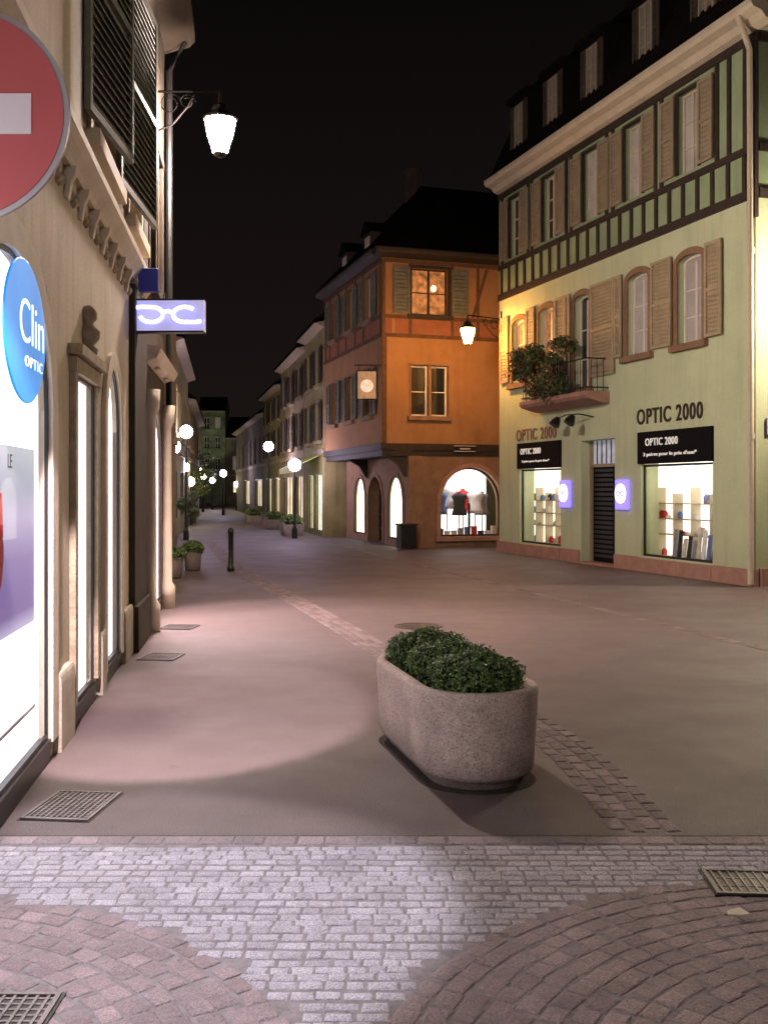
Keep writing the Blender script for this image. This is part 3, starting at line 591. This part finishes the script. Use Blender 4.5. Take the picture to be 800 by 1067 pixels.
# ------------------------------------------------------------------ green optician building
R=Fr(6.02,16.8,-.314,.949,-.949,-.314); RS=Fr(6.02,16.8,.949,.314,.314,-.949)
rt=root('optician_building',(8,22,0),'pale green half timbered building with shuttered windows and lit shopfront','building')
rt2=rt
w1=[(1.42,2.16,4.2,5.78,5.66),(3.12,3.86,4.2,5.78,5.66),(5.36,6.0,3.75,5.75,5.64),(6.95,7.7,3.75,5.75,5.64),(8.42,9.12,4.15,5.7,5.58)]
w2=[(c-.3,c+.3,7.28,8.72,None) for c in (1.84,3.63,5.28,7.15,8.95)]
g1=[(6.64,8.74,.3,2.66,None),(4.35,5.72,.02,2.62,None),(1.14,3.40,.3,2.66,None)]+w1
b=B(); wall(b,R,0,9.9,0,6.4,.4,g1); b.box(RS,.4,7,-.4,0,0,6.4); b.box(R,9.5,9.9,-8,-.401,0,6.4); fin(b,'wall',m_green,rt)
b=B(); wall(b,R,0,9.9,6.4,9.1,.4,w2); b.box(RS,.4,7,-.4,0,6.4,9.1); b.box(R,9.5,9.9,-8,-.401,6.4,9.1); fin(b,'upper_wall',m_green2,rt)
for a,c in ((-.04,1.1),(1.1,3.44),(3.44,4.3),(5.76,6.6),(6.6,8.78),(8.78,9.94)):
    b=B(); q=.06 if c-a<2 else .07; b.box(R,a+.002,c-.002,-.02,q,0,.28 if q<.065 else .27)
    if a<0: b.box(RS,.06,7,-.02,.06,0,.3)
    fin(b,'plinth',m_pink,rt)
b=B()
for z,h in ((6.32,.16),(7.08,.12),(8.86,.14)): b.box(R,-.0,9.9,-.02,.045,z,z+h); b.box(RS,.046,7,-.02,.045,z,z+h)
t=.22
while t<9.7: b.box(R,t,t+.09,-.02,.036,6.48,7.08); t+=.43
for t in [.2,.62,.95,2.62,2.82,4.35,4.6,6.1,6.3,8.0,8.2,9.65]: b.box(R,t,t+.09,-.02,.036,7.2,8.86)
b.box(R,-.046,.16,-.02,.05,6.0,9.0)
for t in (.8,1.6,2.4): b.box(RS,t,t+.1,-.02,.036,6.48,8.86)
fin(b,'timber_frame',m_timber,rt)
pr=[(-.02,9.02),(.12,9.06),(.2,9.16),(.36,9.2),(.4,9.26),(.4,9.34),(-.4,9.36)]
b=B(); b.prof(R,pr,-.40,9.95); b.prof(RS,pr,.0,7); fin(b,'cornice',m_cream,rt)
b=B(); b.prof(R,[(.28,9.37),(-.9,11.9),(-4,12.8),(-4,9.37)],-.2,9.95); fin(b,'roof',m_slate,rt)
for c in (8.75,7.0,5.25,3.2,1.3):
    b=B(); b.box(R,c-.46,c+.46,-1.6,-.02,9.45,11.05); dm=fin(b,'dormer',m_slate,rt)
    b=B(); b.prof(R,[(.1,11.05),(.1,11.15),(-1.8,11.35),(-1.8,11.05)],c-.56,c+.56); fin(b,'dormer_roof',m_slate,dm)
    window(dm,R,c-.22,c+.22,9.7,10.9,m_dorm,m_tan2,None,dep=.0,cols=2,rows=3)
    for q in (c-.45,c+.25): shutter(dm,R,q,q+.2,9.68,10.92,.0,m_house2,.1)
for i,(a,c,z0,z1,zs) in enumerate(w1): window(rt,R,a,c,z0,z1,[m_curt,m_curt,m_glassd,m_curtlit,m_curtlit][i],m_white,m_brown,zs,cols=2,rows=3,dep=-.16,sw=.12,sd=.03)
for i,(a,c,z0,z1,zs) in enumerate(w2): window(rt,R,a,c,z0,z1,m_curt if i<3 else m_glassd,m_cream,m_timber,None,cols=2,rows=3,dep=-.12,sw=.06,sill=False)
for a,c in ((.82,1.28),(2.30,2.95),(4.01,4.27),(4.30,5.22),(6.13,6.34),(6.36,6.81),(7.84,8.26),(9.26,9.72)):
    z0=3.9 if 4.28<a<8.3 else 4.2
    shutter(rt,R,a,c,z0+.02,5.85,.045,m_tan,.075)
for c in (1.84,3.63,5.28,7.15,8.95):
    for q in (c-.3-.06-.42,c+.37): shutter(rt,R,q,min(q+.42,9.88),7.28,8.74,.05,m_tan2,.085)
b=B(); b.prof(R,[(0,3.34),(.2,3.36),(.5,3.44),(.56,3.5),(.56,3.58),(0,3.58)],4.55,7.6); fin(b,'balcony',m_pink,rt)
b=B()
for z in (3.66,4.25): b.tube([R.p(4.6,0,z),R.p(4.6,.52,z),R.p(7.55,.52,z),R.p(7.55,0,z)],.016,6)
t=4.6
while t<7.56: b.tube([R.p(t,.52,3.58),R.p(t,.52,4.25)],.008,5); t+=.11
for d in (.12,.26,.4): b.tube([R.p(4.6,d,3.58),R.p(4.6,d,4.25)],.008,5); b.tube([R.p(7.55,d,3.58),R.p(7.55,d,4.25)],.008,5)
fin(b,'balcony_railing',m_black,rt)
d=B(); d.box(R,4.72,5.64,-.3,-.25,.05,2.05); dr=fin(d,'door',m_matblack,rt,label='black slatted security door under dim transom')
b=B(); z=.15
while z<2.0: b.box(R,4.8,5.56,-.249,-.225,z,z+.06); z+=.1
fin(b,'slat',m_iron,dr)
b=B(); b.box(R,4.35,4.72,-.3,-.24,.05,2.6); b.box(R,5.64,5.72,-.3,-.2,.05,2.6); b.box(R,4.72,5.64,-.3,-.2,2.05,2.12); fin(b,'door_frame',m_tan2,dr)
b=B(); b.box(R,4.72,5.64,-.3,-.26,2.12,2.62); tr=fin(b,'transom',E_trans,dr)
b=B()
for k in range(4): b.box(R,4.9+.19*k,4.92+.19*k,-.258,-.24,2.12,2.62)
fin(b,'transom_bar',m_black,tr)
b=B(); b.box(R,4.3,5.76,-.3,.1,0,.04); fin(b,'step',m_pink,rt)
for (a,c) in ((1.14,3.40),(6.64,8.74)):
    ce=min(c+.9,9.48)
    w=window(rt,R,a,c,.3,2.06,m_glass,m_black,None,None,cols=1,rows=1,dep=-.10)
    b=B(); b.box(R,a-.05,ce,-.74,-.72,.25,2.3); fin(b,'lit_backdrop',E_shop,w)
    b=B(); b.box(R,a-.05,ce,-.72,-.401,.22,.298); b.box(R,a-.1,a-.05,-.72,-.401,.22,2.3); b.box(R,a-.05,ce,-.72,-.401,2.4,2.45); fin(b,'niche',m_cream,w)
    lamp('display_light','POINT',R.p((a+c)/2,-.3,1.97),16,(1,.92,.8),w,size=.1)
    sh=root('display_shelf',R.p((a+ce)/2,-.6,.3),'pale display shelving behind the shop glass','shelf','display shelves in the shop windows')
    b=B(); s1=ce-.1; s0=a+.2
    for z in (.7,1.0,1.3): b.box(R,s0,s1,-.70,-.52,z,z+.022)
    fin(b,'shelf_board',m_tan,sh)
    b=B(); n=5
    for i in range(n+1):
        t=s0+(s1-s0)*i/n; b.box(R,t-.012,t+.012,-.71,-.50,.3,1.5 if i%2 else 1.62)
    fin(b,'upright',m_cream,sh)
    for i in range(32):
        t=s0+.05+(s1-s0-.2)*random.random(); z=random.choice([.3,.722,1.022,1.322]); h=random.uniform(.06,.19); ww=random.uniform(.05,.13)
        b=B(); b.box(R,t,t+ww,-.64,-.56,z,z+h*.7); b.prof(R,[(-.64,z+h*.7),(-.56,z+h*.7),(-.6,z+h)],t,t+ww)
        fin(b,'eyewear_box',random.choice(cols),label='small eyewear display box on pale shelf',cat='box',group='eyewear boxes in the shop windows')
for i in range(11):
    t=1.3+.15*i; z=.3; b=B(); hh=random.uniform(.25,.6); b.prof(R,[(-.40,z),(-.36,z),(-.42,z+hh),(-.45,z+hh)],t,t+.09); b.box(R,t+.02,t+.07,-.46,-.35,z,z+.03)
    fin(b,'display_stand',cols[(0,4,1,3,0,5,4,1,5,1,4)[i]],label='upright narrow display card standing on shop sill',cat='display stand',group='display cards behind the shop glass')
m_lw=emi('white_letters_lit',(.8,.78,.7),.35)
for a,c,zz in ((1.1,3.44,0),(6.6,8.78,0)):
    s=root('shop_fascia',R.p((a+c)/2,.03,2.07),'black shop fascia board with white lettering','sign')
    b=B(); b.box(R,a,c,-.05,.05,2.07,2.68); fin(b,'board',m_matblack,s)
    text('OPTIC 2000',R,(a+c)/2+.35,2.48,.054,.14,-1,m_lw,'lettering',s,width=1.05,space=1.15)
    if a<5: text("2 paires pour le prix d'une*",R,(a+c)/2+.1,2.24,.054,.09,-1,m_lw,'small_lettering',s,width=1.7)
    else: text("2 paires pour le prix d'une*",R,(a+c)/2+.1,2.24,.054,.07,-1,m_lw,'small_lettering',s,width=1.4)
text('OPTIC 2000',R,2.46,2.98,.012,.30,-1,m_timber,'wall_lettering',width=2.1,ext=.01,label='large dark shop name lettering on green wall',cat='sign lettering',bold=.014,space=1.15)
text('OPTIC 2000',R,7.86,2.88,.012,.28,-1,m_brown,'wall_lettering',width=2.05,ext=.01,label='faded brown shop name lettering on green wall',cat='sign lettering',bold=.014,space=1.15)
for tc in (6.35,3.98):
    s=root('light_box_sign',R.p(tc,.05,1.16),'small violet lit wall sign with round white emblem','sign','violet light box signs on the shopfront')
    b=B(); b.box(R,tc-.23,tc+.23,.01,.09,1.18,1.78); fin(b,'light_box',E_violet,s,bevel=.03)
    b=B(); b.tube([R.p(tc,.085,1.5),R.p(tc,.105,1.5)],.195,28); fin(b,'emblem',E_vwhite,s)
    b=B()
    for k in (-.075,.075): b.tube([R.p(tc+k+.055*math.cos(a),.11,1.5+.05*math.sin(a)) for a in [i*math.pi/8 for i in range(16)]],.014,6,True)
    b.tube([R.p(tc-.02,.11,1.52),R.p(tc+.02,.11,1.52)],.012,6); fin(b,'spectacle_mark',E_violet,s)
r=root('wall_spotlight',R.p(5.75,.3,2.95),'black twin spotlight on curved arm over door','spotlight')
b=B(); b.tube([R.p(5.2,.0,3.1),R.p(5.25,.3,3.16),R.p(5.65,.42,3.16),R.p(6.0,.42,3.1)],.015,6); fin(b,'arm',m_black,r)
for t in (5.3,5.95): b=B(); b.tube([R.p(t,.42,3.12),R.p(t,.48,3.04),R.p(t,.53,2.96)],[.05,.1,.12],14); fin(b,'lamp_shade',m_black,r)
b=B(); b.tube([R.p(-.02,.36,9.2),R.p(.0,.12,8.7),R.p(.0,.1,4.0),R.p(.0,.1,.05)],.05,10); b.tube([R.p(0,.1,2.4),R.p(0,.1,2.5)],.065,10); b.tube([R.p(0,.1,5.4),R.p(0,.1,5.5)],.065,10); fin(b,'downpipe',m_cream,rt2)
s=root('street_name_sign',RS.p(.5,.03,2.5),'blue enamel street name sign with white border','sign')
b=B(); b.box(RS,.19,.85,.005,.02,2.46,2.74); fin(b,'plate',mat('enamel_blue',(.03,.06,.3),.3,.05),s)
b=B()
for z in (2.475,2.71): b.box(RS,.205,.83,.021,.023,z,z+.012)
b.box(RS,.205,.217,.021,.023,2.487,2.71); fin(b,'border',m_whitep,s)
text('RUE',RS,.46,2.6,.022,.10,1,m_whitep,'lettering',s,ext=.003)

# ------------------------------------------------------------------ foliage
def leaves(name,ells,n,size,m,label,cat,group=None,core=True,shell=.22,parent=None,kind=None):
    V=[];F=[];tot=sum(e[3]*e[4] for e in ells)
    for (cx,cy,cz,rx,ry,rz) in ells:
        k=int(n*rx*ry/tot)
        d=rng.normal(size=(k,3)); d/=np.linalg.norm(d,axis=1)[:,None]
        rad=1-shell*rng.random(k)**1.5+rng.normal(size=k)*.045
        lump=1+.09*np.sin(d[:,0]*9+cx*40)*np.sin(d[:,1]*8+cy*30)*np.cos(d[:,2]*9)
        c=np.stack([cx+d[:,0]*rx*rad*lump,cy+d[:,1]*ry*rad*lump,cz+d[:,2]*rz*rad*lump],1)
        nrm=d+rng.normal(size=(k,3))*.7; nrm/=np.linalg.norm(nrm,axis=1)[:,None]
        a=np.cross(nrm,rng.normal(size=(k,3))); a/=np.linalg.norm(a,axis=1)[:,None]; bb=np.cross(nrm,a)
        s=(size*(.6+.8*rng.random(k)))[:,None]
        P=np.stack([c-a*s, c+bb*s*.5, c+a*s, c-bb*s*.5],1).reshape(-1,3)
        o=len(V); V+=P.tolist(); F+=[(o+4*i,o+4*i+1,o+4*i+2,o+4*i+3) for i in range(k)]
    b=B(); b.v=V; b.f=F; b.m=[0]*len(F)
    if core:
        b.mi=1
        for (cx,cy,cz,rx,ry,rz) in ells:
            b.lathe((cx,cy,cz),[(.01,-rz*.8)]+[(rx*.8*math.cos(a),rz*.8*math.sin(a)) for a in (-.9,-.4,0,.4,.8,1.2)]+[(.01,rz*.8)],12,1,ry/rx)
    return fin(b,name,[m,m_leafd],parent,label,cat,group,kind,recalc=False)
pr=root('concrete_planter',(.41,6.12,0),'long rounded exposed aggregate concrete planter on asphalt','planter')
A=Vector((.505,5.72)); Bq=Vector((.295,6.56)); ax=(Bq-A).normalized(); sd=Vector((ax.y,-ax.x)); Ln=(Bq-A).length
def stad(off,z,Rr=.345,n=18):
    r=Rr+off; pts=[]
    for i in range(n+1):
        a=math.pi*i/n; p=A+sd*(r*math.cos(a))-ax*(r*math.sin(a)); pts.append((p.x,p.y,z))
    for i in range(n+1):
        a=math.pi*i/n; p=Bq-sd*(r*math.cos(a))+ax*(r*math.sin(a)); pts.append((p.x,p.y,z))
    return pts
def loft(b,rings,cap0=True,cap1=True):
    n=len(rings[0]); b.add([p for r in rings for p in r],[(i*n+k,i*n+(k+1)%n,(i+1)*n+(k+1)%n,(i+1)*n+k) for i in range(len(rings)-1) for k in range(n)]+([tuple(range(n))[::-1]] if cap0 else [])+([tuple(range((len(rings)-1)*n,len(rings)*n))] if cap1 else []))
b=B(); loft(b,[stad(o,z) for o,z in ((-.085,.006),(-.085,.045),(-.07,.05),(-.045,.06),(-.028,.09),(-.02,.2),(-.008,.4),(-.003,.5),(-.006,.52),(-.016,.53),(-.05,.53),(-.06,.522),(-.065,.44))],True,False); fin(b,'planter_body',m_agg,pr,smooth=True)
b=B(); loft(b,[stad(-.064,.44),stad(-.064,.47)],True,True); fin(b,'soil',m_soil,pr)
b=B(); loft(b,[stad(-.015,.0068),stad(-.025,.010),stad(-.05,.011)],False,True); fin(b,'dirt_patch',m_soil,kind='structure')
cl=[(.50,5.66,.26),(.40,6.10,.27),(.28,6.56,.26)]
for i,(x,y,r) in enumerate(cl):
    E=[(x,y,.55,r,r*.88,.15)]
    for k in range(7):
        a=k*2*math.pi/7+i; E.append((x+.15*math.cos(a),y+.12*math.sin(a),.58+.025*random.random(),.11+.02*random.random(),.10,.09))
    E.append((x,y,.64,.13,.12,.085))
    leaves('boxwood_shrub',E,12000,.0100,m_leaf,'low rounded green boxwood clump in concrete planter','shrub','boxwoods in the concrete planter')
for x,y,s in ((-3.78,18.4,.66),(-3.72,20.2,.5)):
    r=root('round_planter',(x,y,0),'dark round concrete planter with clipped green bush','planter','round planters along the left shops')
    b=B(); b.lathe((x,y,0),[(.26*s,0),(.3*s,.05),(.34*s,.34),(.34*s,.38),(.28*s,.38),(.27*s,.34),(.001,.34)],24); fin(b,'planter_body',m_agg2,r,smooth=True)
    leaves('boxwood_shrub',[(x,y,.43,.42*s,.40*s,.16)],2200,.02,m_leaf,'rounded green bush in round concrete planter','shrub','bushes in round planters')
for x,y in ((-3.15,35.4),(-4.35,41),(-5.9,47)):
    r=root('box_planter',(x,y,0),'long concrete planter with low plants','planter','planters far along the street')
    b=B(); f=Fr(x,y,-.2,.98,.98,.2); b.prof(f,[(-.3,0),(.3,0),(.38,.45),(.3,.45),(.28,.38),(-.28,.38),(-.3,.45),(-.38,.45)],-.6,.6); fin(b,'planter_body',m_agg2,r,bevel=.02)
    leaves('boxwood_shrub',[(x,y,.52,.38,.55,.2)],700,.04,m_leaf,'low green bush in long planter','shrub','bushes far along the street')
def tree(x,y,h,r,lab):
    rt=root('tree',(x,y,0),lab,'tree','small street trees')
    b=B(); b.tube([(x,y,0),(x+.03,y,h*.35),(x,y,h*.75)],[.09,.07,.03],8)
    for k in range(5):
        a=k*1.26; b.tube([(x,y,h*(.4+.06*k)),(x+r*.6*math.cos(a),y+r*.6*math.sin(a),h*(.62+.06*k))],[.03,.012],6)
    fin(b,'trunk',m_timber,rt)
    E=[(x+r*.5*math.cos(k*1.7),y+r*.5*math.sin(k*1.7),h*(.6+.07*k),r*.55,r*.55,r*.45) for k in range(5)]
    leaves('crown',E,1800,.05,m_leafo,None,None,core=False,shell=.7,parent=rt)
tree(-6.25,32.8,1.5,.4,'small leafy potted tree beside town house'); tree(-8.6,47,2.6,.7,'leafy street tree lit by violet lamps'); tree(-11.3,62,4.0,1.3,'leafy street tree lit by violet lamps')
E=[]
for i in range(16):
    t=random.uniform(5.5,7.7); E.append((*R.p(t,.35+random.uniform(-.05,.3),random.uniform(3.7,4.7)),random.uniform(.2,.38),random.uniform(.2,.38),random.uniform(.18,.35)))
leaves('balcony_plant',E,5200,.045,m_leafo,'large trailing flowering plant on balcony railing','plant',core=False,shell=.8)
leaves('balcony_flowers',[(e[0]-.06,e[1]-.02,e[2],e[3],e[4],e[5]) for e in E],450,.035,m_flow,'pink red geranium blooms over balcony plant','flowers',core=False,shell=.3,kind='stuff')

# ------------------------------------------------------------------ lanterns
def lantern(x,y,z,arm0,E,label,sc=1.0,pole=False):
    rt=root('wall_lantern' if not pole else 'street_lamp',(x,y,z),label,'street lamp','wall mounted street lanterns' if not pole else None)
    b=B(); b.lathe((x,y,z),[(.09*sc,-.27*sc),(.16*sc,-.05*sc),(.19*sc,.1*sc),(.185*sc,.13*sc)],8); fin(b,'lamp_glass',E,rt)
    b=B(); b.lathe((x,y,z),[(.21*sc,.135*sc),(.22*sc,.16*sc),(.12*sc,.24*sc),(.1*sc,.31*sc),(.03*sc,.36*sc),(.02*sc,.5*sc)],8); b.lathe((x,y,z),[(.03*sc,-.33*sc),(.07*sc,-.31*sc),(.09*sc,-.275*sc)],8)
    for k in range(8):
        a=2*math.pi*k/8; b.tube([(x+.094*sc*math.cos(a),y+.094*sc*math.sin(a),z-.27*sc),(x+.195*sc*math.cos(a),y+.195*sc*math.sin(a),z+.12*sc)],.005*sc,4)
    fin(b,'lamp_cage',m_black,rt)
    a0=Vector(arm0); zt=z+.5*sc; p=Vector((x,y,zt)); b=B()
    b.tube([Vector((a0.x,a0.y,zt)),p],.016*sc,8); b.tube([Vector((a0.x,a0.y,0 if pole else zt-.55)),Vector((a0.x,a0.y,zt+.2))],.05 if pole else .02*sc,6)
    dv=(p-Vector((a0.x,a0.y,zt)))
    b.tube([Vector((a0.x,a0.y,zt-.5)),Vector((a0.x,a0.y,zt))+dv*.25+Vector((0,0,-.42)),Vector((a0.x,a0.y,zt))+dv*.5+Vector((0,0,-.18)),Vector((a0.x,a0.y,zt))+dv*.62],.012*sc,6)
    for cc,rr in ((.22,.14),(.48,.1)):
        ctr=Vector((a0.x,a0.y,zt))+dv*cc+Vector((0,0,-.18*(1-cc*.6)))
        b.tube([ctr+dv.normalized()*(rr*(1-i*.03)*math.cos(i*.5))+Vector((0,0,rr*(1-i*.03)*math.sin(i*.5))) for i in range(18)],.009,5)
    fin(b,'bracket_arm',m_matblack,rt); return rt
lantern(-2.05,13,6.08,L.p(13,.0,0),E_lampw,'glowing white wall lantern on scrolled iron bracket')
lantern(2.05,25.4,5.4,R.p(9.75,.02,0),E_lampo,'glowing orange wall lantern on scrolled iron bracket',.9)
lantern(1.6,-3.0,5.6,(2.5,-3.0,0),E_off,'cool white lantern on tall black pole',1,True)
lantern(*RS.p(1.9,1.0,5.0),RS.p(1.9,0,0),E_side,'white wall lantern on the green building side wall')
def post(x,y,h,E,lab,r=.2):
    rt=root('street_lamp',(x,y,0),lab,'street lamp','globe lamps far along the street')
    b=B(); b.lathe((x,y,0),[(.09,0),(.09,.3),(.045,.4),(.035,h-.2),(.06,h-.16)],10); fin(b,'post',m_black,rt)
    b=B(); b.lathe((x,y,h),[(.05,-r*.95)]+[(r*math.cos(a),r*math.sin(a)) for a in (-.9,-.5,0,.5,.9,1.3)]+[(.01,r)],14); fin(b,'lamp_globe',E,rt,smooth=True)
for x,y,h,e in ((-4.67,42,3.3,E_far),(-2.85,33.1,2.35,E_far),(-6.1,32,3.35,E_far),(-6.0,29.6,2.8,E_far),(-7.6,39.5,2.4,E_far),(-8.4,45,1.9,E_farw),(-10.5,74,1.9,E_farw),(-12.9,78,2.2,E_far),(-9.2,84,2.6,E_farw),(-14.5,82,3.0,E_farw),(-9.6,62,2.5,E_far),(-12.2,70,2.4,E_farw)):
    post(x,y,h,e,'globe street lamp glowing violet white' if e is E_far else 'globe street lamp glowing warm white')
b=B(); b.lathe((-2.95,20,0),[(.07,0),(.07,.08),(.05,.1),(.048,.72),(.06,.74),(.06,.8),(.03,.84),(.001,.85)],16); fin(b,'bollard',m_black,label='slim black metal bollard on the asphalt',cat='bollard',smooth=True)
ns=root('no_entry_sign',(-1.26,3.12,0),'round red no entry sign with white bar','road sign')
f=Fr(-1.263,3.1,1,0,0,-1)
b=B(); b.tube([f.p(0,.0,2.715),f.p(0,.012,2.715)],.327,64); fin(b,'rim',m_alu,ns)
b=B(); b.tube([f.p(0,.0125,2.715),f.p(0,.015,2.715)],.310,64); fin(b,'red_disc',m_redpaint,ns)
b=B(); b.box(f,-.215,.215,.0152,.018,2.655,2.775); fin(b,'white_bar',m_whitep,ns)
b=B(); b.tube([f.p(-.02,-.03,0),f.p(-.02,-.03,3.1)],.03,12); b.box(f,-.1,.1,-.03,-.002,2.82,2.86); b.box(f,-.1,.1,-.03,-.002,2.56,2.6); fin(b,'post',m_alu,ns)
b=B(); b.add([(1.27,3.84,.022),(1.32,3.82,.030),(1.36,3.85,.021),(1.33,3.88,.032),(1.28,3.87,.026)],[(0,1,2,3,4)]); fin(b,'fallen_leaf',m_cream,label='small dry pale leaf lying on cobbles',cat='leaf')

# ------------------------------------------------------------------ world, camera
w=bpy.data.worlds.new('World'); S.world=w; w.use_nodes=True; nt=w.node_tree; nt.nodes.clear()
out=nt.nodes.new('ShaderNodeOutputWorld'); bg_=nt.nodes.new('ShaderNodeBackground'); tc=nt.nodes.new('ShaderNodeTexCoord'); sp=nt.nodes.new('ShaderNodeSeparateXYZ'); cr=nt.nodes.new('ShaderNodeValToRGB')
nt.links.new(tc.outputs['Generated'],sp.inputs[0]); nt.links.new(sp.outputs[2],cr.inputs[0]); nt.links.new(cr.outputs[0],bg_.inputs[0]); nt.links.new(bg_.outputs[0],out.inputs[0])
e=cr.color_ramp.elements; e[0].position=0; e[0].color=(.011,.008,.007,1); e[1].position=.5; e[1].color=(.0022,.0015,.0018,1); bg_.inputs[1].default_value=1
cam=bpy.data.cameras.new('camera'); co=link(bpy.data.objects.new('camera',cam)); co.location=(0,0,1.6); co.rotation_euler=(math.radians(90),0,0)
cam.sensor_fit='VERTICAL'; cam.sensor_height=36; cam.sensor_width=27; cam.lens=36*1080/1067; cam.shift_y=-24.5/1067; cam.clip_end=1000; cam.clip_start=.05
S.camera=co
